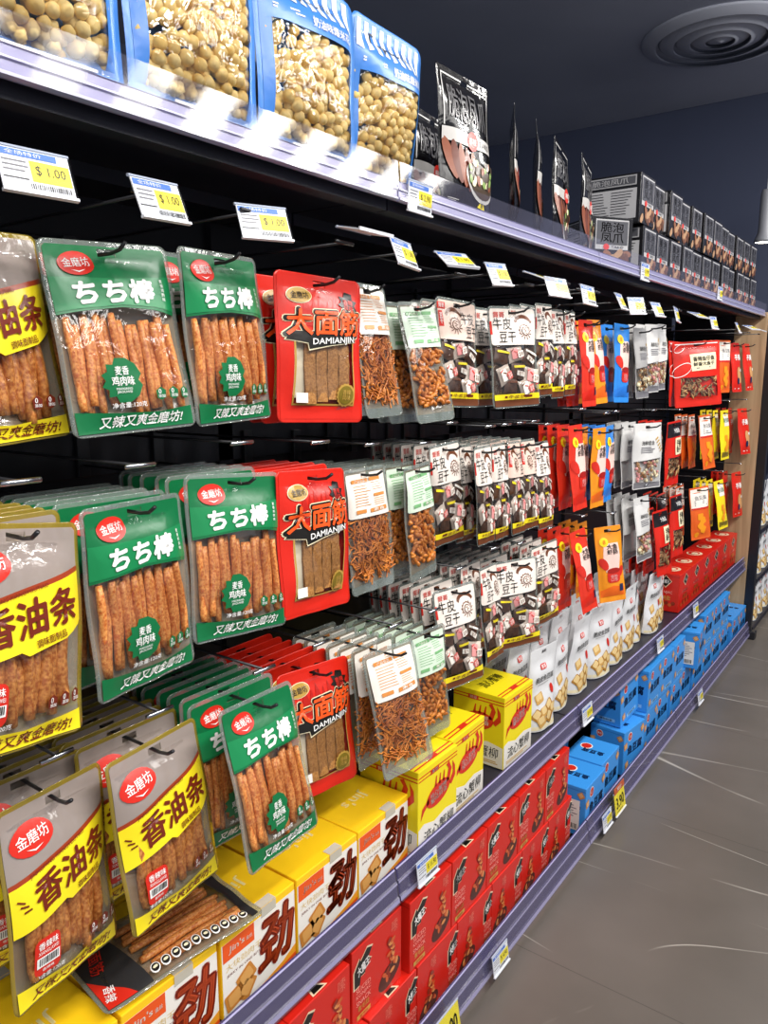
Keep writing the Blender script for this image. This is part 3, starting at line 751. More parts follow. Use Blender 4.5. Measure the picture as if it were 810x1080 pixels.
def k_crab():
    c = Carton(.16, .155, .2); r = empty('crab_stick_carton'); W, D, H = c.W, c.D, c.H
    yl = card('crab_yellow', '#f1dc1d'); wh = card('warm_white', '#eee9e0'); rd_ = card('crab_red', '#d3301c')
    mb = MB(); c.body(mb, yl, None); part(mb, 'carton_body', r, False)
    mb = MB()
    for S, w in ((c.F, W), (c.L, D)):
        S.poly(mb, [(-w*.49, .002), (w*.49, .002), (w*.49, H*.3), (w*.2, H*.34), (-w*.1, H*.3), (-w*.35, H*.36), (-w*.49, H*.33)], wh, 1)
        S.poly(mb, rect(0, H*.885, w*.985, H*.014), rd_, 1); S.poly(mb, rect(0, H*.925, w*.985, H*.014), rd_, 1)
        S.poly(mb, rect(-w*.1, H*.905, w*.2, H*.06), rd_, 2); S.text(mb, '賢哥', -w*.1, H*.905, w*.14, H*.04, wh, 3)
        # crab: shell, claws, legs
        S.poly(mb, oval(0, H*.6, w*.3, H*.125, 22, .15), rd_, 2)
        S.poly(mb, [(w*.2, H*.65), (w*.26, H*.8), (w*.2, H*.86), (w*.27, H*.88), (w*.34, H*.78), (w*.29, H*.66)], rd_, 2)
        S.poly(mb, [(w*.28, H*.62), (w*.38, H*.72), (w*.36, H*.86), (w*.43, H*.78), (w*.44, H*.66), (w*.34, H*.58)], rd_, 2)
        S.poly(mb, [(-w*.24, H*.62), (-w*.4, H*.55), (-w*.44, H*.42), (-w*.36, H*.5), (-w*.24, H*.56)], rd_, 2)
        for k in range(3): S.poly(mb, [(-w*.1+.1*w*k, H*.7), (-w*.06+.1*w*k, H*.82), (-w*.04+.1*w*k, H*.82), (-w*.05+.1*w*k, H*.7)], rd_, 2)
        S.text(mb, '流心蟹柳\n蟹味鲜香', .0, H*.605, w*.42, H*.13, wh, 3, .15, bold=.02)
        S.text(mb, '流心蟹柳', 0.02*w, H*.2, w*.76, H*.15, black, 3, .03, .08, bold=.0); S.lines(mb, 0, H*.07, w*.8, H*.05, 2, card('print_gold', '#c8a04a'), 2)
    S = c.L; 
    for k in range(3): S.text(mb, '香脆鲜嫩', -D*.2, H*(.44-.05*k)+.0, D*.3, H*.035, black, 3, bold=0)
    part(mb, 'printed_sides', r, False)
    mb = MB(); c.T.text(mb, '流心蟹柳', 0, .01, W*.62, D*.24, black, 1, PI*.0, .1)
    for k in (0, 1): c.T.poly(mb, rect(0, -D*(.36+.07*k), W*.98, D*.025), rd_, 1)
    c.T.poly(mb, rect(0, -D*.395, W*.2, D*.1), rd_, 2); part(mb, 'top_print', r, False)
    return r
def k_konjac(v):
    c = Carton(.165, .11, .165); r = empty('konjac_carton'); W, D, H = c.W, c.D, c.H
    rd_ = card('konjac_red', '#cf2115'); gd = card('print_gold', '#c8a04a'); pk = card('print_pink', '#f0a79a')
    mb = MB(); c.body(mb, rd_, card('seam_red', '#96130d')); part(mb, 'carton_body', r, False)
    mb = MB(); sgn = 1 if v == 0 else -1; ox = 0 if v == 0 else W*.62
    k = [(-.46, .5), (-.46, .72), (-.36, .84), (-.34, .8), (-.22, .9), (-.12, .86), (-.2, .76), (-.14, .72), (-.24, .66), (-.26, .6), (-.34, .6), (-.36, .5)]
    P = lambda pts: [(W*(x*(.75 if v else 1))+ox*.98, H*z) for x, z in pts]
    cx = W*(-.29*(.75 if v else 1))+ox*.98
    c.F.poly(mb, P([(-.29+(x+.29)*1.12, .7+(z-.7)*1.1) for x, z in k]), card('plate_cream', '#e9cfae'), 1)
    c.F.poly(mb, P(k), black, 2); c.F.text(mb, '大魔王', cx, H*.705, W*.24*(.8 if v else 1), H*.13, white, 3, .25, bold=.04)
    for i, t in enumerate(('SLICED', 'KONJAC', 'SNACK')): c.F.text(mb, t, cx-.0*W, H*(.44-.085*i), W*.28*(.8 if v else 1), H*.062, pk, 2, 0, 0, .01)
    c.F.text(mb, '素毛肚', cx, H*.185, W*.22, H*.075, gd, 2); c.F.poly(mb, rect(cx, H*.08, W*.26, H*.06), gd, 2); c.F.text(mb, '香辣味', cx, H*.08, W*.16, H*.04, rd_, 3)
    part(mb, 'brand_print', r, False); mb = MB()
    fx = W*.24 if v == 0 else -W*.22
    c.F.text(mb, '嗦', fx+W*.1, H*.84, W*.13, H*.17, card('chopstick_rose', '#e0705f'), 2, bold=0)
    rr = random.Random(3+v); o1, o2 = card('konjac_orange', '#c8592a'), card('konjac_brown', '#8c2b16')
    c.F.poly(mb, oval(fx, H*.22, W*.24, H*.14, 18, .35), card('bowl_dark', '#4a1d16'), 1)
    for i in range(20):
        t = i/19; c.F.poly(mb, oval(fx+rr.uniform(-.1, .1)*W*(1.5-t)+W*.02, H*(.2+.5*t), W*.055, H*.03, 8, rr.uniform(0, 3)), [o1, o2, card('konjac_pale', '#d98a4e')][i % 3], 2+.1*i)
    part(mb, 'food_picture', r, False)
    mb = MB()
    c.T.poly(mb, [(-W*.1, -D*.46), (-W*.02, -D*.02), (W*.1, D*.05), (W*.02, -D*.12), (W*.16, -D*.16), (W*.06, -D*.3), (W*.14, -D*.46)], card('plate_cream', '#e9cfae'), 1)
    c.T.poly(mb, [(-W*.07, -D*.44), (0, -D*.06), (W*.06, D*.0), (W*.0, -D*.14), (W*.12, -D*.18), (W*.03, -D*.32), (W*.1, -D*.44)], black, 2)
    part(mb, 'top_print', r, False)
    return r
def k_tofu(label_side=False):
    c = Carton(.165, .13, .162); r = empty('fish_tofu_carton'); W, D, H = c.W, c.D, c.H
    bl = card('tofu_blue', '#3b93e2'); nv = card('print_navy', '#14305f'); wh = card('warm_white', '#eee9e0'); og = card('tofu_orange', '#c98a4c')
    mb = MB(); c.body(mb, bl, card('seam_blue', '#2465a8')); part(mb, 'carton_body', r, False)
    mb = MB()
    for S, w in ((c.F, W), (c.L, D)):
        S.poly(mb, oval(-w*.22, H*.83, w*.1, w*.1), wh, 1); S.poly(mb, oval(-w*.22, H*.83, w*.085, w*.085), lred, 2); S.text(mb, '賢哥', -w*.22, H*.83, w*.12, w*.06, wh, 3)
        S.text(mb, '鱼豆腐', w*.03, H*.52, w*.7, H*.22, nv, 2, 0, .05, bold=.05)
        for x, z, a in ((-.33, .2, .3), (.38, .84, .6), (-.42, .66, .2)): S.poly(mb, rect(w*x, H*z, w*.15, w*.15, a, .003), og, 2); S.poly(mb, rect(w*x, H*z+.001, w*.1, w*.1, a, .003), card('tofu_orange2', '#dfae76'), 3)
        S.poly(mb, rect(w*.08, H*.14, w*.52, H*.08), card('pale_blue', '#8cc4f2'), 2); S.text(mb, '弹韧鲜香', w*.08, H*.14, w*.36, H*.05, nv, 3)
    if label_side:
        c.L.poly(mb, rect(0, H*.42, D*.72, H*.62), wh, 4); c.L.lines(mb, 0, H*.5, D*.62, H*.38, 7, grey, 5, 0, .3); c.L.bars(mb, .1*D, H*.19, D*.4, H*.1, black, 5)
    part(mb, 'printed_sides', r, False)
    mb = MB(); c.T.poly(mb, oval(W*.1, D*.2, D*.16, D*.16), wh, 1); c.T.poly(mb, oval(W*.1, D*.2, D*.13, D*.13), lred, 2)
    c.T.text(mb, '鱼豆腐', -W*.08, -.06*D, W*.45, D*.2, nv, 2, PI/2, 0, .04); part(mb, 'top_print', r, False)
    return r
def k_small():
    c = Carton(.18, .12, .17); r = empty('seaweed_carton'); W, D, H = c.W, c.D, c.H
    rd_ = card('konjac_red', '#cf2115'); gd = card('print_gold', '#c8a04a')
    mb = MB(); c.body(mb, rd_, card('seam_red', '#96130d')); part(mb, 'carton_body', r, False)
    mb = MB()
    for S, w in ((c.F, W), (c.L, D)):
        S.poly(mb, [(0, H*.95), (w*.22, H*.8), (0, H*.62), (-w*.22, H*.78)], card('plate_cream', '#e9cfae'), 1); S.poly(mb, [(0, H*.93), (w*.19, H*.8), (0, H*.65), (-w*.19, H*.78)], black, 2)
        S.text(mb, '大魔王', 0, H*.79, w*.26, H*.1, white, 3)
        S.text(mb, 'KONJAC', 0, H*.5, w*.5, H*.09, card('print_pink', '#f0a79a'), 2); S.text(mb, '素毛肚', -.0, H*.36, w*.4, H*.12, gd, 2)
        for k in range(6): S.poly(mb, oval(w*(-.3+.12*k), H*(.18+.05*(k % 2)), w*.07, H*.05, 8, k), [card('konjac_orange', '#c8592a'), card('konjac_brown', '#8c2b16')][k % 2], 2+.2*k)
    part(mb, 'printed_sides', r, False)
    mb = MB(); c.T.poly(mb, oval(0, 0, W*.24, D*.3), card('plate_cream', '#e9cfae'), 1); c.T.poly(mb, oval(W*.02, .004, W*.19, D*.22), rd_, 2); c.T.poly(mb, oval(-W*.02, -.002, W*.12, D*.13), card('plate_cream', '#e9cfae'), 3); part(mb, 'top_print', r, False)
    return r
def k_black():
    c = Carton(.148, .2, .152); r = empty('meal_carton'); W, D, H = c.W, c.D, c.H
    bk = paint('carton_black', '#17161a', rough=.22, spec=.6); sv = card('silver_print', '#b3b2b4'); dk = card('print_dark', '#3b3a40'); br = card('food_print', '#8a5a3e')
    mb = MB(); c.body(mb, bk, None); part(mb, 'carton_body', r, False)
    mb = MB(); S = c.F
    gl = paint('window_print', '#56565b', rough=.14, spec=.7, bump=(18, .5, .006, 2, .6))
    S.poly(mb, rect(0, H*.66, W*.8, H*.58), sv, 1); S.poly(mb, rect(0, H*.69, W*.76, H*.46), gl, 2); S.text(mb, '脆泡\n凤爪', 0, H*.7, W*.56, H*.4, bk, 3)
    S.poly(mb, oval(-.02, H*.42, .011, .009), lred, 3); S.text(mb, 'TAKO', .02, H*.42, W*.3, H*.05, bk, 3)
    rr = random.Random(2)
    for k in range(14): S.poly(mb, oval(rr.uniform(-.4, .4)*W, H*rr.uniform(.08, .3), W*.12, H*.07, 9, k), [br, card('food2', '#b08a68'), card('food3', '#5d3826')][k % 3], 2+.1*k)
    S = c.L
    S.poly(mb, rect(0, H*.86, D*.86, H*.2), sv, 1); S.poly(mb, rect(0, H*.86, D*.82, H*.15), gl, 2); S.text(mb, '脆泡凤爪', 0, H*.86, D*.6, H*.12, sv, 3)
    S.poly(mb, rect(-D*.0, H*.4, D*.88, H*.6), card('silver_print2', '#c2c1c3'), 1); S.lines(mb, -D*.2, H*.42, D*.4, H*.5, 9, dk, 2, 0, .3); S.lines(mb, D*.2, H*.42, D*.36, H*.5, 9, dk, 2, 0, .3)
    part(mb, 'printed_sides', r, False)
    return r

# ------------------------------------------------------------------ price tags, hooks, shelving
card_w = paint('tag_paper', '#e9ecf4', rough=.4); tag_b = paint('tag_blue', '#3f74cf', rough=.4); tag_y = paint('tag_yellow', '#f2e02c', rough=.4)
def mk_tag(price, w=.076, h=.046, big=False):
    r = empty('price_tag'); S = Surf(lambda x, z, l: (x, -.0012-l, z), eps=.0003)
    mb = MB(); mb.box(-w/2, w/2, -.001, .001, -h, 0, card_w if not big else tag_y, .0004)
    if not big:
        S.poly(mb, rect(-w*.08, -h*.11, w*.8, h*.16), tag_b, 1); S.text(mb, '全场特价', -w*.14, -h*.11, w*.5, h*.1, card_w, 2, bold=0)
        S.lines(mb, -w*.27, -h*.42, w*.36, h*.34, 3, grey, 1, 0, .3); S.bars(mb, w*.16, -h*.87, w*.58, h*.13, black, 1, 20); S.poly(mb, rect(-w*.3, -h*.72, w*.34, h*.03), black, 1)
    part(mb, 'tag_card', r, False)
    mb = MB()
    if big: S.text(mb, price, 0, -h*.5, w*.76, h*.52, black, 2, bold=.03); S.lines(mb, 0, -h*.9, w*.7, h*.08, 1, black, 1)
    else: S.poly(mb, rect(w*.2, -h*.5, w*.56, h*.5), tag_y, 1); S.text(mb, price, w*.2, -h*.48, w*.42, h*.26, black, 2, bold=0)
    part(mb, 'price_print', r, False, label='yellow price block')
    mb = MB(); mb.box(-w*.52, w*.52, -.0022, -.0016, -h-.003, .001, F_sleeve); mb.tube([(-w*.52, .0005, .002), (w*.52, .0005, .002)], .0022, paint('clear_plastic_rod', '#a9b2c4', .15, .6), 6); mb.box(-w*.52, w*.52, -.004, .001, -h-.004, -h-.001, paint('white_plastic', '#e4e6ee', .3)); part(mb, 'tag_sleeve', r, False, label='clear plastic tag sleeve')
    return r
steel = paint('black_steel', '#1b1b1f', rough=.35, spec=.6); chrome = paint('chrome', '#b9bcc2', rough=.2, metal=1)
BACK = -.444
def hook(Y, Z, xtip, xarm, tagpose, label, row, k):
    r = empty('peg_hook', (BACK, Y, Z)); L = xtip-BACK; A = xarm-BACK
    mb = MB(); mb.tube([(.003, 0, 0), (L-.03, 0, 0), (L-.012, 0, .003), (L, 0, .011)], .0026, steel, 8); part(mb, 'prong', r)
    if xarm is not None:
        mb = MB(); mb.tube([(.003, 0, .06), (A, 0, .062)], .0022, steel, 8)
        part(mb, 'tag_arm', r)
        mb = MB(); mb.tube([(A, -.022, .062), (A, .022, .062)], .0032, chrome if not tagpose else steel, 8); part(mb, 'cross_bar', r, label='short metal cross bar at the arm tip')
    mb = MB(); mb.box(-.005, .004, -.012, .012, -.02, .075, steel, .001); part(mb, 'back_plate', r, False)
    tag(r, label, 'hook', 'wire hooks of the %s row' % row)
    return r

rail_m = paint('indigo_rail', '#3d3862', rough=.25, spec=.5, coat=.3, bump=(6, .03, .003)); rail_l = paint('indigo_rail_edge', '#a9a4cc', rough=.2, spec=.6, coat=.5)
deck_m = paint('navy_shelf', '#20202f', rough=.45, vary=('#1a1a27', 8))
def shelf(Y0, Y1, zd, xf, lip, label, group, depth, up=0, painted_sheen=False):
    rail = paint('indigo_rail_sheen', '#9a97bd', rough=.2, spec=.6, coat=.25) if painted_sheen else rail_m; rail_e = paint('indigo_rail_edge_sheen', '#d9d8ea', rough=.15, spec=.8, coat=.6) if painted_sheen else rail_l  # top rail is the same indigo plastic, its reflected light painted as paler colour
    """deck top at zd; lip = (z bottom, z top, x out at bottom) of the price rail relative to the world"""
    r = empty('shelf_board', (0, Y0, 0), (0, 0, PI/2)); L = Y1-Y0; g = .0025
    mb = MB(); mb.box(g, L-g, -xf+.004, -xf+depth, zd-.02, zd, deck_m, .0015)
    if zd > .1: mb.box(g, L-g, -xf+.02, -xf+.05, zd-.041, zd-.02, deck_m); mb.box(g, L-g, -xf+depth*.55, -xf+depth*.55+.03, zd-.041, zd-.02, deck_m); part(mb, 'deck', r, False)
    zb, zt, o = lip; h = zt-zb
    f = lambda t: -xf-o*(1-t)
    prof = [(f(0)+.002, zb), (f(0)-.0035, zb+.002), (f(.16)-.004, zb+h*.16), (f(.2)-.001, zb+h*.19), (f(.52)-.001, zb+h*.52), (f(.56)-.004, zb+h*.55), (f(.62)-.004, zb+h*.61), (f(.66)-.001, zb+h*.64), (f(.95)-.001, zb+h*.95), (f(1)-.003, zb+h*.97), (f(1)-.001, zt), (f(1)+.003, zt), (f(0)+.006, zb)]
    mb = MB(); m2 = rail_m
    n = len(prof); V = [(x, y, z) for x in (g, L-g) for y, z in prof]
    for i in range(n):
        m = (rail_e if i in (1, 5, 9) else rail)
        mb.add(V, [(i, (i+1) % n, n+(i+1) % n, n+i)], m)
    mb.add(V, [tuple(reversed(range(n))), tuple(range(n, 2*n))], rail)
    part(mb, 'price_rail', r, False, label='price rail with reflected light painted in' if painted_sheen else 'indigo price rail')
    mb = MB(); mb.box(g, L-g, f(0)-.0056, f(0)-.005, zb+.001, zb+.0016, F_rail); mb.prism([(f(0)-.0058, zb+.001), (f(1)-.0052, zt+up), (f(1)-.0047, zt+up), (f(0)-.0053, zb+.001)], g, L-g, F_rail)
    part(mb, 'rail_cover', r, False, label='clear plastic rail cover')
    tag(r, label, 'shelf', group)
    return r
# ------------------------------------------------------------------ room
def quad(name, pts, mat):
    mb = MB(); mb.add(pts, [(0, 1, 2, 3)], mat); return struct(mb.build(name))
def floor_mat():
    m, nt, out = nodes('stone_floor'); N = nt.nodes.new; Lk = nt.links.new
    tc = N('ShaderNodeTexCoord'); p = N('ShaderNodeBsdfPrincipled'); p.inputs['Roughness'].default_value = .34
    n = N('ShaderNodeTexNoise'); n.inputs['Scale'].default_value = 1.6; n.inputs['Detail'].default_value = 8
    Lk(tc.outputs['Object'], n.inputs['Vector'])
    r = N('ShaderNodeValToRGB'); r.color_ramp.elements[0].position = .3; r.color_ramp.elements[1].position = .72
    r.color_ramp.elements[0].color = lin('#55504a'); r.color_ramp.elements[1].color = lin('#6c655f'); Lk(n.outputs['Fac'], r.inputs['Fac'])
    prev = r.outputs['Color']
    for k, (sc, rot, w) in enumerate((((.55, 2.3, 1), .22, .0022), ((.45, 2.0, 1), -.28, .0018), ((.6, 1.6, 1), .75, .0015))):
        mp = N('ShaderNodeMapping'); mp.inputs['Scale'].default_value = sc; mp.inputs['Rotation'].default_value = (0, 0, rot); mp.inputs['Location'].default_value = (k*3.1, .7, 0)
        Lk(tc.outputs['Object'], mp.inputs['Vector'])
        v = N('ShaderNodeTexNoise'); v.inputs['Scale'].default_value = .8; v.inputs['Detail'].default_value = .6; v.inputs['Distortion'].default_value = .05; Lk(mp.outputs['Vector'], v.inputs['Vector'])
        a = N('ShaderNodeMath'); a.operation = 'SUBTRACT'; a.inputs[1].default_value = .47+.03*k; Lk(v.outputs['Fac'], a.inputs[0])
        b = N('ShaderNodeMath'); b.operation = 'ABSOLUTE'; Lk(a.outputs[0], b.inputs[0])
        c = N('ShaderNodeMapRange'); c.inputs['From Min'].default_value = .0; c.inputs['From Max'].default_value = w; c.inputs['To Min'].default_value = .55; c.inputs['To Max'].default_value = 0; Lk(b.outputs[0], c.inputs['Value'])
        n2 = N('ShaderNodeTexNoise'); n2.inputs['Scale'].default_value = 2.3; Lk(tc.outputs['Object'], n2.inputs['Vector'])
        d = N('ShaderNodeMapRange'); d.inputs['From Min'].default_value = .45; d.inputs['From Max'].default_value = .6; Lk(n2.outputs['Fac'], d.inputs['Value'])
        e = N('ShaderNodeMath'); e.operation = 'MULTIPLY'; Lk(c.outputs[0], e.inputs[0]); Lk(d.outputs[0], e.inputs[1])
        mx = N('ShaderNodeMix'); mx.data_type = 'RGBA'; mx.inputs['B'].default_value = lin('#d8d2c8'); Lk(e.outputs[0], mx.inputs['Factor']); Lk(prev, mx.inputs['A']); prev = mx.outputs['Result']
    br = N('ShaderNodeTexBrick'); br.offset = 0; br.inputs['Scale'].default_value = 1; br.inputs['Brick Width'].default_value = .8; br.inputs['Row Height'].default_value = .8; br.inputs['Mortar Size'].default_value = .0014
    br.inputs['Color1'].default_value = (1, 1, 1, 1); br.inputs['Color2'].default_value = (1, 1, 1, 1); br.inputs['Mortar'].default_value = (.6, .6, .6, 1); Lk(tc.outputs['Object'], br.inputs['Vector'])
    mu = N('ShaderNodeMix'); mu.data_type = 'RGBA'; mu.blend_type = 'MULTIPLY'; mu.inputs['Factor'].default_value = 1; Lk(prev, mu.inputs['A']); Lk(br.outputs['Color'], mu.inputs['B'])
    Lk(mu.outputs['Result'], p.inputs['Base Color']); Lk(p.outputs[0], out.inputs['Surface']); return m
def wood_mat():
    m, nt, out = nodes('oak_board'); N = nt.nodes.new; Lk = nt.links.new
    tc = N('ShaderNodeTexCoord'); mp = N('ShaderNodeMapping'); mp.inputs['Scale'].default_value = (14, 14, .9); Lk(tc.outputs['Object'], mp.inputs['Vector'])
    n = N('ShaderNodeTexNoise'); n.inputs['Scale'].default_value = 2.2; n.inputs['Detail'].default_value = 6; n.inputs['Distortion'].default_value = .6; Lk(mp.outputs['Vector'], n.inputs['Vector'])
    r = N('ShaderNodeValToRGB'); r.color_ramp.elements[0].position = .3; r.color_ramp.elements[1].position = .7; r.color_ramp.elements[0].color = lin('#a08462'); r.color_ramp.elements[1].color = lin('#c9ac86')
    p = N('ShaderNodeBsdfPrincipled'); p.inputs['Roughness'].default_value = .5; Lk(n.outputs['Fac'], r.inputs['Fac']); Lk(r.outputs['Color'], p.inputs['Base Color']); Lk(p.outputs[0], out.inputs['Surface']); return m
CEIL = 3.2
ceil_m = paint('dark_ceiling', '#b0b5c6', rough=.45, vary=('#a8adbe', 1.5)); wall_m = paint('navy_wall', '#3f465e', rough=.6, vary=('#3b4259', 1.2))
quad('floor', [(-3, -3, 0), (4, -3, 0), (4, 7, 0), (-3, 7, 0)], floor_mat())
quad('ceiling', [(-3, -3, CEIL), (-3, 7, CEIL), (4, 7, CEIL), (4, -3, CEIL)], ceil_m)
quad('wall_far', [(-3, 5.66, 0), (4, 5.66, 0), (4, 5.66, CEIL), (-3, 5.66, CEIL)], wall_m)
quad('wall_left', [(-3, -3, 0), (-3, 7, 0), (-3, 7, CEIL), (-3, -3, CEIL)], wall_m)
# round ceiling diffuser
vm = paint('vent_grey', '#c2c6d4', rough=.5)
rt = tag(empty('ceiling_vent', (-.36, 4.62, CEIL)), 'round dark air vent with concentric rings in the ceiling', 'vent')
for i, rr in enumerate((.40, .31, .225, .15, .08)):
    mb = MB(); mb.lathe([(rr-.075, -.03), (rr-.01, -.012), (rr, -.002), (rr-.004, 0), (rr-.02, -.004), (rr-.078, -.024)], vm, 56); part(mb, 'vent_ring' if i else 'vent_rim', rt)
# far pendant lamp
pl = tag(empty('pendant_lamp', (-.177, 5.2, 2.215)), 'white cylinder pendant lamp above the far shelf end', 'lamp')
mb = MB(); mb.tube([(0, 0, .3), (0, 0, CEIL-2.215)], .004, paint('white_plastic', '#e4e6ee', .3), 8); part(mb, 'cord', pl)
mb = MB(); mb.lathe([(.0, .3), (.03, .3), (.034, .27), (.034, .06), (.05, .02), (.052, 0), (.046, .002), (.03, .06), (.0, .07)], paint('lamp_white', '#8d8f96', .4), 28); part(mb, 'lamp_shade', pl)
mb = MB(); mb.lathe([(0, .004), (.044, .004), (.044, .012), (0, .014)], paint('lamp_glow', '#fff6e8', emit=9), 24); part(mb, 'bulb', pl)

# ------------------------------------------------------------------ gondola
YEND = 4.45
MOD = [(-.78, .184), (.184, 1.136), (1.136, 2.088), (2.088, 3.04), (3.04, 3.99), (3.99, YEND)]
NTH = ['nearest', 'second', 'third', 'fourth', 'fifth', 'sixth', 'seventh', 'eighth', 'ninth', 'tenth', 'eleventh', 'twelfth', 'thirteenth', 'fourteenth', 'fifteenth', 'sixteenth', 'seventeenth', 'eighteenth', 'nineteenth', 'twentieth', 'twenty-first', 'twenty-second', 'twenty-third', 'twenty-fourth', 'twenty-fifth']
panel_m = paint('navy_panel', '#15161f', rough=.5, vary=('#111219', 6))
gr = tag(empty('shelving_unit', (-.48, 1.8, 0)), 'dark shelving frame with back panel behind the hanging snacks', 'shelving')
mb = MB(); mb.box(0, .015, -2.58, YEND-1.8, 0, 1.75, panel_m); part(mb, 'back_panel', gr, False)
for i, (a, b) in enumerate(MOD[1:]):
    mb = MB(); mb.box(-.03, .03, a-1.8-.02, a-1.8+.02, 0, 1.75, panel_m); part(mb, 'upright', gr, False)
for z in (1.60, 1.285, .95):
    mb = MB(); mb.box(.012, .03, -2.58, YEND-1.8, z-.03, z+.07, panel_m, .002); part(mb, 'hook_rail', gr, False)
mb = MB(); mb.box(.1, .525, -2.58, YEND-1.85, 0, .009, paint('kick_black', '#0c0c0e', rough=.5)); part(mb, 'plinth', gr, False)
wd = tag(empty('end_panel', (-.24, YEND+.02, 0)), 'wood-grain end panel with black front edge closing the far end of the shelves', 'panel')
mb = MB(); mb.box(.1, .26, -.018, .018, 0.02, 1.757, wood_mat(), .002); part(mb, 'wood_board', wd, False, label='wood-grain board')
mb = MB(); mb.box(-.21, .1, -.014, .018, 0.02, 1.757, panel_m, .002); part(mb, 'shade_plate', wd, False, label='dark plate standing in for inner shade')  # dark sheet added in place of the shade deep in the bay
mb = MB(); mb.box(.26, .305, -.02, .02, .03, 1.757, steel, .002); part(mb, 'edge_post', wd, False, label='black metal front post')
mb = MB(); mb.box(.24, .33, -.03, .022, 0, .045, steel, .004); part(mb, 'foot', wd, False)
names = ['nearest', 'second', 'third', 'fourth', 'fifth', 'far end']
for i, (a, b) in enumerate(MOD):
    q = '%s section from the near end' % names[i] if i < 5 else 'short section at the far end'
    shelf(a, b, 1.762, 0, (1.734, 1.768, .003), 'top shelf board with painted sheen on clear rail, %s' % q, 'top shelf boards', .44, .03, True)
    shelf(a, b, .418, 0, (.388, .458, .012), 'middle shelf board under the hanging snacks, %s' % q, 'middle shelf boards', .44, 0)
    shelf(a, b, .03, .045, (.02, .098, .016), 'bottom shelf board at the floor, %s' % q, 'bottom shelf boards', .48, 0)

# ------------------------------------------------------------------ hanging goods
LOOK = dict(yel='yellow-banner stick bag', grn='green-header stick bag', red='red windowed strip bag', ora='orange-label shredded bag', lab='green-label chunk bag',
    niu='white-header bean curd bag', pnk='pink-header bean curd bag', sr='slim red sachet', so='slim orange sachet', sb='slim blue sachet', sil='grey silver pouch', wht='white nut pouch',
    big='large red fish bag', wor='white-orange tofu pouch', ylw='yellow tofu pouch', rdp='small red pouch', blk='black-topped red bag')
MAKE = dict(yel=lambda s: k_yellow(s), grn=lambda s: k_green(s), red=lambda s: k_red(s), ora=lambda s: k_shred(s), lab=lambda s: k_shred(s, labg, tgreen, True),
    niu=lambda s: k_niu(s), pnk=lambda s: k_niu(s, True), sr=lambda s: k_sachet(s, '#d8321e', 'sachet_red', mred), so=lambda s: k_sachet(s, '#ee921c', 'sachet_orange', orange), sb=lambda s: k_sachet(s, '#2f86dd', 'sachet_blue', blue),
    sil=lambda s: k_white(s, '#a6a5a4', 'silver', fish_m), wht=lambda s: k_white(s, '#d6d5d3', 'pale', pink), big=lambda s: k_big(s), blk=lambda s: k_big(s, .13, .26, True),
    wor=lambda s: k_flat(s, .12, .24, '#e2611f', 'wor', 'tofu_pouch', d_wor), ylw=lambda s: k_flat(s, .12, .24, '#efd71f', 'ylw', 'tofu_pouch', d_ylw), rdp=lambda s: k_flat(s, .11, .24, '#cf2416', 'rdp', 'meat_pouch', d_rdp))
PROTO = {}
def proto(k, v):
    if (k, v) not in PROTO: PROTO[k, v] = MAKE[k](1.3+v*2.1); PROTOS.append(PROTO[k, v])
    return PROTO[k, v]
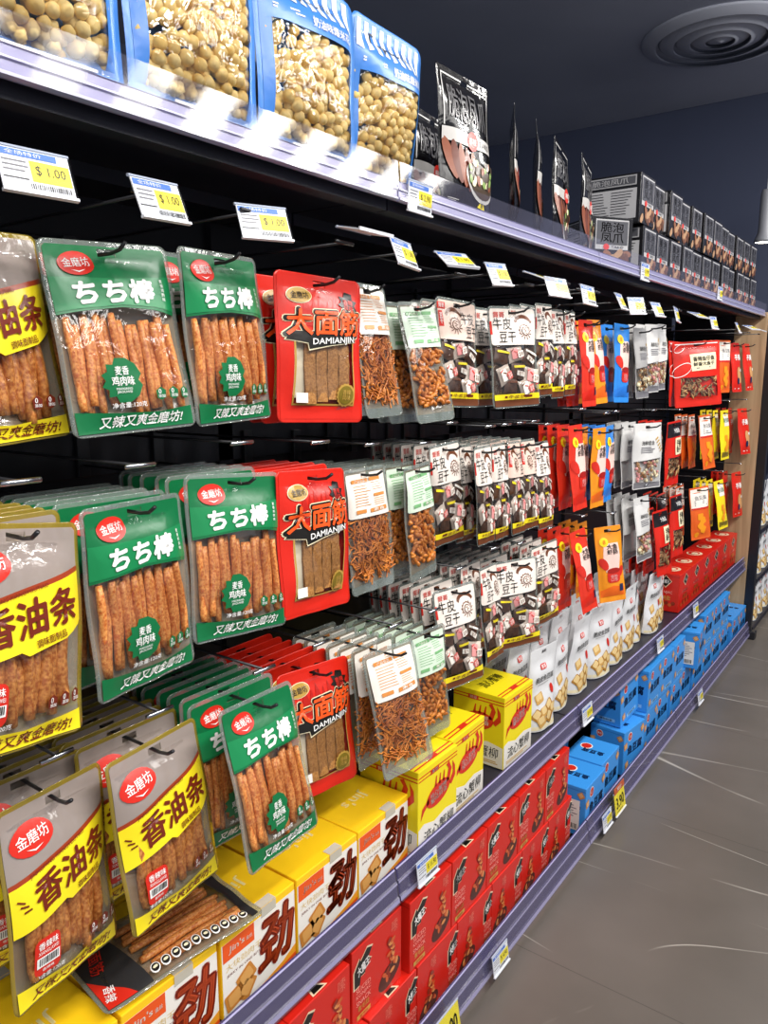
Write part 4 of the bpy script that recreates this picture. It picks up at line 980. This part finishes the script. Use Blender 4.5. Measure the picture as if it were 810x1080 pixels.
FRONT = [
    ('T','yel',-0.108,0.455,1.602,0.20,-0.09,-0.06,1.00), ('T','grn',-0.092,0.616,1.607,-0.10,-0.16,-0.05,1.00), ('T','grn',-0.072,0.791,1.614,0.14,-0.07,-0.03,1.00),
    ('T','red',-0.055,0.992,1.600,-0.19,-0.06,0.04,1.00), ('T','ora',-0.098,1.175,1.607,0.12,-0.17,-0.01,1.00), ('T','lab',-0.104,1.355,1.588,-0.12,-0.20,-0.05,0.89),
    ('T','pnk',-0.088,1.489,1.602,-0.09,-0.09,0.04,0.91), ('T','niu',-0.043,1.666,1.597,-0.28,-0.09,-0.03,1.00), ('T','niu',-0.059,1.877,1.619,-0.04,-0.03,-0.02,0.66),
    ('T','niu',-0.061,1.965,1.611,0.03,-0.04,-0.01,0.53), ('T','niu',-0.075,2.086,1.615,0.07,-0.03,-0.02,0.66), ('T','sr',-0.069,2.190,1.596,-0.07,-0.09,-0.02,0.85),
    ('T','so',-0.076,2.269,1.601,-0.07,-0.14,-0.03,0.85), ('T','sb',-0.067,2.495,1.600,-0.12,-0.06,0.03,1.00), ('T','sil',-0.055,2.637,1.594,-0.03,-0.09,-0.02,0.72),
    ('T','wht',-0.051,2.757,1.612,-0.09,-0.04,-0.03,0.72), ('T','wht',-0.057,2.892,1.619,-0.04,-0.03,-0.02,0.62), ('T','big',-0.070,3.420,1.577,-0.56,-0.09,-0.06,1.00),
    ('T','wor',-0.053,3.855,1.596,-0.20,-0.05,-0.01,1.00), ('T','rdp',-0.063,4.104,1.593,-0.16,-0.13,-0.01,1.00), ('T','rdp',-0.059,4.345,1.596,-0.15,-0.15,-0.03,1.00),
    ('M','yel',0.001,0.420,1.282,0.20,-0.10,0.16,1.00), ('M','grn',-0.035,0.596,1.280,0.15,-0.06,0.01,1.00), ('M','grn',-0.054,0.789,1.294,-0.07,-0.12,0.07,1.00),
    ('M','red',-0.043,0.953,1.284,0.01,-0.09,0.06,1.00), ('M','ora',-0.118,1.194,1.259,-0.07,-0.09,-0.02,1.00), ('M','lab',-0.098,1.354,1.251,0.05,-0.05,-0.05,0.89),
    ('M','niu',-0.107,1.478,1.287,-0.17,-0.01,-0.09,0.69), ('M','niu',-0.062,1.575,1.276,0.00,-0.05,-0.03,0.50), ('M','niu',-0.062,1.655,1.276,0.00,-0.06,-0.01,0.50),
    ('M','pnk',-0.062,1.735,1.276,0.00,-0.10,0.02,0.50), ('M','pnk',-0.062,1.815,1.276,0.00,-0.08,0.00,0.50), ('M','niu',-0.063,1.900,1.264,0.05,-0.10,0.01,0.62),
    ('M','sr',-0.065,2.138,1.295,-0.05,-0.10,-0.02,1.00), ('M','so',-0.061,2.327,1.276,-0.08,-0.01,-0.00,1.00), ('M','sb',-0.070,2.440,1.277,0.04,0.00,-0.02,1.00),
    ('M','wht',-0.050,2.773,1.269,-0.35,-0.04,-0.00,1.00), ('M','blk',-0.065,3.163,1.256,-0.16,0.01,-0.04,1.00), ('M','wor',-0.061,3.611,1.262,-0.21,-0.16,-0.03,1.00),
    ('M','ylw',-0.062,4.000,1.269,-0.11,-0.08,-0.01,1.00), ('M','rdp',-0.056,4.370,1.265,-0.26,-0.16,-0.01,1.00), ('B','yel',-0.067,0.473,0.926,0.29,-0.13,0.11,1.00),
    ('B','yel',-0.057,0.621,0.932,0.14,-0.16,0.02,1.00), ('B','grn',-0.023,0.791,0.947,0.13,-0.26,0.07,1.00), ('B','red',-0.099,1.012,0.908,-0.09,-0.15,0.05,1.00),
    ('B','ora',-0.032,1.155,0.917,-0.18,-0.22,-0.04,1.00), ('B','lab',-0.072,1.359,0.887,-0.12,-0.06,-0.04,0.89), ('B','niu',-0.080,1.485,0.955,-0.18,-0.15,-0.01,0.91),
    ('B','niu',-0.065,1.621,0.979,0.07,-0.13,0.04,0.69), ('B','niu',-0.072,1.780,0.962,-0.34,-0.12,0.00,1.00), ('B','niu',-0.073,1.968,0.972,-0.09,-0.04,-0.03,1.00),
    ('B','sr',-0.057,2.169,0.977,-0.05,-0.20,-0.05,1.00), ('B','so',-0.053,2.416,0.950,-0.60,-0.13,-0.06,1.00), ('B','wht',-0.060,2.778,1.001,-0.01,-0.12,0.02,1.00),
    ('B','blk',-0.071,3.061,0.909,-0.14,-0.14,-0.01,1.00), ('B','blk',-0.069,3.271,0.944,-0.12,-0.08,-0.01,1.00), ('B','wor',-0.062,3.615,0.937,-0.48,-0.08,-0.07,1.00),
    ('B','ylw',-0.060,3.978,0.927,-0.12,-0.17,-0.02,1.00), ('B','rdp',-0.061,4.383,0.927,-0.20,-0.10,-0.02,1.00),
]
ROWN = dict(T='top', M='middle', B='bottom')
TAGS = [.47, .624, .803, 1.014, 1.142, 1.311, 1.492, 1.661, 1.799, 2.006, 2.245, 2.397, 2.594, 2.832, 3.072, 3.362, 3.794, 4.03, 4.2]
FLAT = {3: 1.25, 5: .75, 7: 1.1, 14: .8, 17: 1.0, 18: .9}
TAGP = mk_tag('$ 1.00'); PROTOS.append(TAGP)
DEPTH = ['', 'first', 'second', 'third', 'fourth', 'fifth', 'sixth', 'seventh', 'eighth', 'ninth']
tags_left = list(range(len(TAGS)))
cnt = {}
for (row, k, X, Y, Z, yaw, pit, rol, wide) in FRONT:
    i = cnt[row] = cnt.get(row, 0)+1
    seen = cnt[row, k] = cnt.get((row, k), 0)+1
    total = sum(1 for f in FRONT if f[0] == row and f[1] == k)
    rn = ROWN[row]
    near = ' from near end' if total > 1 else ''
    on = 'its hook' if total == 1 else '%s such hook' % NTH[seen-1]
    which = '' if total == 1 else NTH[seen-1]+' '
    v = (seen+'TMB'.index(row)) % 2
    P = proto(k, v)
    o = dup(P, (X, Y, Z), (pit, rol, PI/2+yaw)); o.scale = (wide, 1, 1)
    grp = '%ss hanging in the %s row' % (LOOK[k], rn)
    tag(o, 'front %s on %s%s, %s row' % (LOOK[k], 'the '*(total > 1)+on, near, rn), 'snack bag', grp)
    n = dict(T=2, M=5, B=6)[row]
    if Y > 1.9: n = dict(T=2, M=3, B=3)[row]
    if k == 'big': n = 1
    rd = random.Random(i*7+'TMB'.index(row)*91)
    gap = .029
    for j in range(1, n+1):
        if j == 1:
            xb = X-.027-.075*wide*abs(math.sin(yaw)); xb = math.floor((xb-.0145*(i % 2))/.029)*.029+.0145*(i % 2); pb = max(pit, -.07)
        o = dup(P, (xb-gap*(j-1), Y-.008*(i == 1)+rd.uniform(-.006, .006), Z+rd.uniform(-.0006, .0006)), (pb, rd.uniform(-.006, .006), PI/2+rd.uniform(-.006, .006)), skip=('inner',) if j > 1 or Y > 2.2 else ()); o.scale = (wide, 1, 1)
        tag(o, '%s, %s behind front one, %s%s, %s row' % (LOOK[k], DEPTH[j], on, near, rn), 'snack bag', grp)
    hz = Z-.0152
    tp = None
    if row == 'T' and tags_left:
        b = min(tags_left, key=lambda t: abs(TAGS[t]-Y))
        if abs(TAGS[b]-Y) < .2: tp = b; tags_left.remove(b)
    xa = (.0 if tp is not None else X+.02)
    if row == 'T' and tp is None: xa = None
    h = hook(Y, hz, X+.045, xa if xa is not None else X, tp is not None, 'black wire hook of the %s%s%s, %s row' % (which, LOOK[k], near, rn), rn, i)
    if tp is not None:
        t = dup(TAGP, (.004-BACK, TAGS[tp]-Y, 1.668-hz), (-.35-FLAT.get(tp, 0)*.85+.1*math.sin(tp*3), .05*math.sin(tp*5), PI/2-.1+.25*math.sin(tp*2.1)))
        t.parent = h
        for q in ('label', 'category', 'group'):
            if q in t: del t[q]
        # the tag is a part of the hook: card, price and sleeve are its sub-parts
        t['label'] = 'white, blue and yellow price tag'

# ------------------------------------------------------------------ middle shelf
def put(P, x, y, z, yaw=0, label='', cat='box', group=None, tilt=0, roll=0):
    o = dup(P, (x, y, z), (tilt, roll, PI/2+yaw)); return tag(o, label, cat, group)
JIN = k_jin(); CRAB = k_crab(); KON = [k_konjac(0), k_konjac(1)]; TOF = [k_tofu(), k_tofu(True)]; SML = k_small(); BLK = k_black()
PROTOS += [JIN, CRAB, *KON, *TOF, SML, BLK]
for i, y in enumerate((.079, .2565, .434, .6115, .789, .9665, 1.141)):
    put(JIN, -.13, y, .42, RND.uniform(-.01, .01), '%s box from the near end in the row of yellow-topped white jerky boxes' % NTH[i] if i else 'nearest box in the row of yellow-topped white jerky boxes', 'box', 'yellow-topped jerky boxes on the middle shelf')
    if i > 1: put(JIN, -.335, y+.006, .42, RND.uniform(-.01, .01), 'yellow-topped jerky box directly behind the %s front one' % NTH[i], 'box', 'yellow-topped jerky boxes on the middle shelf')
for x, y, w, l in ((-.085, 1.312, 0, 'first yellow crab stick box beside the jerky boxes'), (-.105, 1.476, .02, 'yellow crab stick box between another crab box and an empty gap'), (-.27, 1.5, 0, 'yellow crab stick box at the back behind two front crab boxes'),
                   (-.11, 1.757, -.02, 'yellow crab stick box beside the white standing pouches')):
    put(CRAB, x, y, .42, w, l, 'box', 'yellow crab stick boxes on the middle shelf')
STD = [k_stand(2.), k_stand(5.)]; PROTOS += STD
for i, (x, y, w) in enumerate(((-.062, 1.975, -.12), (-.075, 2.145, .1), (-.07, 2.295, 0), (-.068, 2.455, -.2), (-.066, 2.62, .05), (-.07, 2.775, .0), (-.09, 2.9, .3), (-.06, 3.03, -.05), (-.075, 3.18, .15))):
    put(STD[i % 2], x, y, .667, w, '%s white cracker pouch in the front row on the middle shelf' % (NTH[i]+(' from near end' if i else '')), 'pouch', 'white cracker pouches on the middle shelf', tilt=.06+.02*(i % 3))
    for j in (1, 2):
        put(STD[(i+j) % 2], x-.075*j, y+.006*((i+j) % 3-1), .671, 0, 'white cracker pouch standing %s behind the %s front one' % (('directly', 'two places')[j-1], NTH[i]), 'pouch', 'white cracker pouches on the middle shelf', tilt=.08)
for i in range(6):
    put(SML, -.1, 3.415+.186*i, .42, 0, ('red konjac box next to the white pouches, nearest of six on the middle shelf' if i == 0 else '%s of the six red konjac boxes on the middle shelf from the near end' % NTH[i]), 'box', 'red boxes at the far end of the middle shelf')
# black and red noodle-stick packet lying on the jerky boxes
def k_lying():
    W, H = .16, .27; p = Pouch(W, H, seed=3.3, T=.014, slot=False); r = empty('snack_stick_bag')
    mb = MB(); p.sheets(mb, F_clear, F_back, F_seal); part(mb, 'pouch', r)
    mb = MB(); w = W/2-.006
    p.art.poly(mb, [(-w, -.006), (-w, -.075), (w, -.055), (w, -.006)], char, 1); p.art.poly(mb, [(-w, -.006), (-w, -.05), (-w*.1, -.006)], lred, 2)
    p.flat.text(mb, '大面筋', .022, -.034, .06, .02, lred, 3, PI*.9); p.flat.text(mb, '香辣', -.05, -.02, .03, .016, white, 3, PI*.9)
    part(mb, 'header_panel', r, label='black header with red corner')
    mb = MB(); p.art.poly(mb, [(-w, -.262), (w, -.262), (w, -.235), (-w, -.25)], char, 1); part(mb, 'end_band', r)
    mb = MB()
    for i in range(10): p.flat.poly(mb, oval(-.062, -.085-.0172*i, .0074, .0074, 12), white, 3); p.flat.poly(mb, oval(-.062, -.085-.0172*i, .0058, .0058, 12), black, 4); p.flat.poly(mb, oval(-.062, -.085-.0172*i, .002, .004, 8), cream, 5)
    part(mb, 'badge_row', r, label='row of small round badges')
    sticks(r, 'snack_stick', [-.05+.0125*i for i in range(9)], -.235, -.085, .0072, stick_m, 4, lean=.05)
    for c in r.children:
        if 'lite' in c: del c['lite']
    return r
ly = k_lying(); ly.location = (-.112, .515, .5835); ly.rotation_euler = (-PI/2-.02, 0, PI-.12)
tag(ly, 'black and red snack stick packet lying flat on the jerky boxes', 'snack bag')

# ------------------------------------------------------------------ bottom shelf
UP = [.64, .806, .992, 1.172, 1.340, 1.508, 1.676, 1.842]; LO = [.69, .858, 1.028, 1.197, 1.365, 1.533, 1.70, 1.868]
for i, (u, l) in enumerate(zip(UP, LO)):
    put(KON[1], -.037, l+.0825, .031, 0, '%s red konjac box in the lower tier on the bottom shelf' % (NTH[i]+(' from near end' if i else '')), 'box', 'red konjac boxes on the bottom shelf')
    put(KON[0], -.04-(.012 if i == 2 else 0), u+.083, .1965, RND.uniform(-.012, .012), '%s red konjac box in the upper tier on the bottom shelf' % (NTH[i]+(' from near end' if i else '')), 'box', 'red konjac boxes on the bottom shelf')
TG = 'blue fish tofu boxes on the bottom shelf'
def tof(x, y, z, yaw, lab, v=0, tilt=0, roll=0): put(TOF[v], x, y, z, yaw, lab, 'box', TG, tilt, roll)
tof(-.17, 2.11, .031, 0, 'blue fish tofu box at the back beside the red boxes, lower'); tof(-.17, 2.11, .1945, 0, 'blue fish tofu box stacked right beside the top red konjac box')
tof(-.025, 2.178, .031, -.0, 'blue fish tofu box with white label, standing alone in front by red boxes', 1); tof(-.04, 2.35, .031, .0, 'blue fish tofu box second behind the front one with white label')
tof(-.22, 2.36, .031, .1, 'blue fish tofu box half hidden at the back of the gap')
tof(-.045, 2.62, .031, -.12, 'lower blue fish tofu box right after the gap, turned towards the aisle')
tof(-.075, 2.64, .206, -.05, 'upper blue fish tofu box leaning back above the box after the gap', 0, .0, -.12)
for i, y in enumerate((2.80, 2.97, 3.14, 3.31)): tof(-.045-.006*(i % 2), y, .031, .015*(-1)**i, '%s blue fish tofu box in lower tier after the turned box' % NTH[i])
for i, y in enumerate((2.82, 2.99, 3.158)): tof(-.045, y, .194, .02*(-1)**i, '%s blue fish tofu box in upper tier after the leaning box' % NTH[i])
tof(-.012, 3.375, .194, .12, 'blue fish tofu box with white nutrition label turned towards the viewer, upper tier', 1)
for i, y in enumerate((3.49, 3.66, 3.83, 4.0)):
    tof(-.045, y, .031, 0, '%s blue fish tofu box in far lower tier under the stacked ones' % NTH[i])
    if i: tof(-.045, y-.02, .194, 0, '%s blue fish tofu box in far upper tier past the white-label box' % NTH[i-1])
for i, y in enumerate((4.19, 4.355)): tof(-.03, y, .031, .0, ('blue fish tofu box single height, first before the end post', 'blue fish tofu box single height, right against the wooden end panel')[i])

# ------------------------------------------------------------------ top shelf
POP = [k_popcorn(1.), k_popcorn(4.)]; PROTOS += POP
for i, (x, y, z, w, t) in enumerate(((-.075, .29, 2.046, .0, -.03), (-.07, .525, 2.046, .0, -.02), (-.07, .757, 2.046, .02, -.03), (-.072, .988, 2.046, -.02, -.03), (-.075, 1.218, 2.046, .03, .1))):
    put(POP[i % 2], x, y, z, w, ['blue striped popcorn bag at the near end of the top shelf', 'blue popcorn bag second from the near end on the top shelf', 'blue popcorn bag in the middle of the five on the top shelf', 'blue striped popcorn bag beside the last one, with visible stripes', 'blue popcorn bag leaning back beside the black pouches'][i], 'snack bag', 'popcorn bags on the top shelf', tilt=t)
BKP = [k_flat(2.2, .2, .25, '#0c0b0e', 'black', 'meal_pouch', d_bkp), k_flat(4.6, .2, .25, '#0c0b0e', 'black', 'meal_pouch', d_bkp)]; PROTOS += BKP
for b, (x, y, z, w, t, l) in enumerate(((-.06, 1.455, 2.03, -.02, -.06, 'black meal pouch facing the aisle beside the popcorn'), (-.09, 1.735, 2.03, .5, -.03, 'first black meal pouch turned nearly edge-on after the gap'), (-.09, 1.865, 2.03, .45, -.03, 'second black meal pouch turned nearly edge-on after the gap'),
        (-.09, 2.02, 2.02, .22, -.02, 'third black meal pouch turned edge-on after the gap'), (-.09, 2.2, 2.03, .25, -.02, 'fourth turned black meal pouch, beside the stacked black boxes'),
        (-.24, 1.36, 2.03, 0, 0, 'black meal pouch in the back row behind the popcorn end'), (-.24, 1.62, 2.03, .1, 0, 'black meal pouch in the back row behind the front-facing one'), (-.26, 1.16, 2.03, 0, 0, 'black meal pouch in the back row behind the last popcorn bag'), (-.27, 1.86, 2.03, .2, 0, 'black meal pouch in the back row behind the turned ones'))):
    o = put(BKP[b % 2], x, y, 2.036, w, l, 'snack bag', 'black pouches on the top shelf', tilt=t); o.scale = (1, 1, 1.075)
low = [2.665+.1535*i for i in range(12)]; 
for i, y in enumerate(low):
    put(BLK, -.15+RND.uniform(-.006, .006), y, 1.7645, RND.uniform(-.008, .008), 'black meal box in lower tier of the top shelf, %s' % (NTH[i]+(' from the near end' if i else ' to the near end')), 'box', 'black boxes stacked on the top shelf')
    put(BLK, -.15+RND.uniform(-.01, .01), y-.045+.004*(i % 2), 1.9185, RND.uniform(-.008, .008), 'black meal box in upper tier of the top shelf, %s' % (NTH[i]+(' from the near end' if i else ' to the near end')), 'box', 'black boxes stacked on the top shelf')
put(BLK, -.165, 2.47, 1.7645, -.62, 'black meal box turned at an angle in the lower tier beside the black pouches', 'box', 'black boxes stacked on the top shelf')

# ------------------------------------------------------------------ price tags on the shelf rails
RT = {p: mk_tag(p) for p in ('$ 2.90', '$ 11.90', '$ 4.90', '$ 3.90')}; BIG = mk_tag('10.00', .085, .075, True); BIG2 = mk_tag('3.90', .09, .07, True); PROTOS += [*RT.values(), BIG, BIG2]
for p, x, y, z, t, l in (('$ 2.90', .008, 1.2, 1.772, -.05, 'price tag on the top shelf rail between popcorn and black pouches'), ('$ 3.90', .009, 2.46, 1.775, 0, 'price tag on the top shelf rail under the first black boxes'), ('$ 3.90', .009, 3.43, 1.79, 0, 'price tag on the top shelf rail farther along under the black boxes'),
        ('$ 11.90', .021, 1.222, .446, .12, 'price tag on the middle rail above the red konjac boxes'), ('$ 4.90', .021, 2.115, .452, .12, 'price tag on the middle rail below the first white pouch'), ('$ 3.90', .021, 2.85, .456, .12, 'price tag on the middle rail below the last white pouches'), ('$ 3.90', .021, 3.36, .462, .12, 'price tag on the middle rail below the red boxes'),
        ('$ 4.90', .071, 1.475, .078, .15, 'price tag on the bottom rail under the red konjac boxes'), ('$ 4.90', .071, 2.2, .075, .15, 'price tag on the bottom rail beside the big yellow one'), ('$ 3.90', .071, 3.34, .082, .15, 'price tag on the bottom rail under the stacked blue boxes')):
    put(RT[p], x, y, z, 0, l, 'price tag', 'price tags on the shelf rails', tilt=-t)
put(BIG, .073, 1.23, .092, 0, 'large yellow 10.00 price card on the bottom rail under red boxes', 'price tag', None, tilt=-.15)
put(BIG2, .073, 2.3, .108, 0, 'large yellow price card on the bottom rail below the blue boxes', 'price tag', None, tilt=-.15)
pc = MB(); pc.box(-.045, .045, -.001, .001, 0, .02, paint('promo_orange', '#b5552e', .4)); S_ = Surf(lambda x, z, l: (x, -.001-l, z), eps=.0003); S_.text(pc, '特价', 0, .01, .04, .013, white, 1)
o = pc.build('promotion_strip'); o.location = (.075, 2.3, .108); o.rotation_euler = (-.15, 0, PI/2); tag(o, 'orange strip on top of the large yellow price card', 'sign')

# ------------------------------------------------------------------ the next shelving beyond the end panel
g2 = tag(empty('shelving_unit', (-.3, 5.1, 0)), 'dark neighbouring shelving seen past the end panel', 'shelving')
mb = MB(); mb.box(0, .02, -.55, .5, 0, 1.7, panel_m); part(mb, 'back_panel', g2, False)
for z in (.04, .32, .6, 1.05):
    mb = MB(); mb.box(0.02, .36, -.55, .5, z-.025, z, deck_m, .002); part(mb, 'shelf_plate', g2, False)
for j, z in enumerate((.04, .32, .6)):
    for i in range(5):
        put(STD[(i+j) % 2], .02, 4.72+.165*i, z+.247, .0, '%s pale pouch on the %s shelf past the end panel' % (NTH[i], ('lowest', 'second', 'third')[j]), 'pouch', 'pale pouches past the end panel', tilt=.03)
drop_protos()

# ------------------------------------------------------------------ light, camera
def area(name, loc, size, power, rot=(0, 0, 0), col=(1, .97, .93), sy=None):
    l = bpy.data.lights.new(name, 'AREA'); l.energy = power; l.color = col; l.size = size
    if sy: l.shape = 'RECTANGLE'; l.size_y = sy
    o = bpy.data.objects.new(name, l); COL.objects.link(o); o.location = loc; o.rotation_euler = rot
    return o
for i in range(17):
    area('aisle_spot_panel', (1.5, -1.4+.42*i, 3.05), .12, 11, (0, .28, 0))
for i in range(16):
    area('far_panel_light', (2.4, -1.2+.42*i, 3.1), .8, 5.5, (0, .5, 0), sy=.22)
w = bpy.data.worlds.new('store_ambient'); SC.world = w; w.use_nodes = True
bg = w.node_tree.nodes['Background']; bg.inputs['Color'].default_value = (.85, .9, 1, 1); bg.inputs['Strength'].default_value = .42

cam = bpy.data.cameras.new('camera'); co = bpy.data.objects.new('camera', cam); COL.objects.link(co)
co.location = (.8, 0, 1.44); co.rotation_euler = (math.radians(90-10.21), 0, math.radians(36.03))
cam.sensor_fit = 'AUTO'; cam.sensor_width = 36; cam.lens = 805/1080*36; cam.clip_start = .01
SC.camera = co
SC.view_settings.view_transform = 'Standard'; SC.view_settings.look = 'None'; SC.view_settings.gamma = 1; SC.view_settings.exposure = 0; SC.view_settings.use_curve_mapping = False
SC.cycles.transparent_max_bounces = 24; SC.cycles.max_bounces = 6; SC.cycles.use_denoising = True
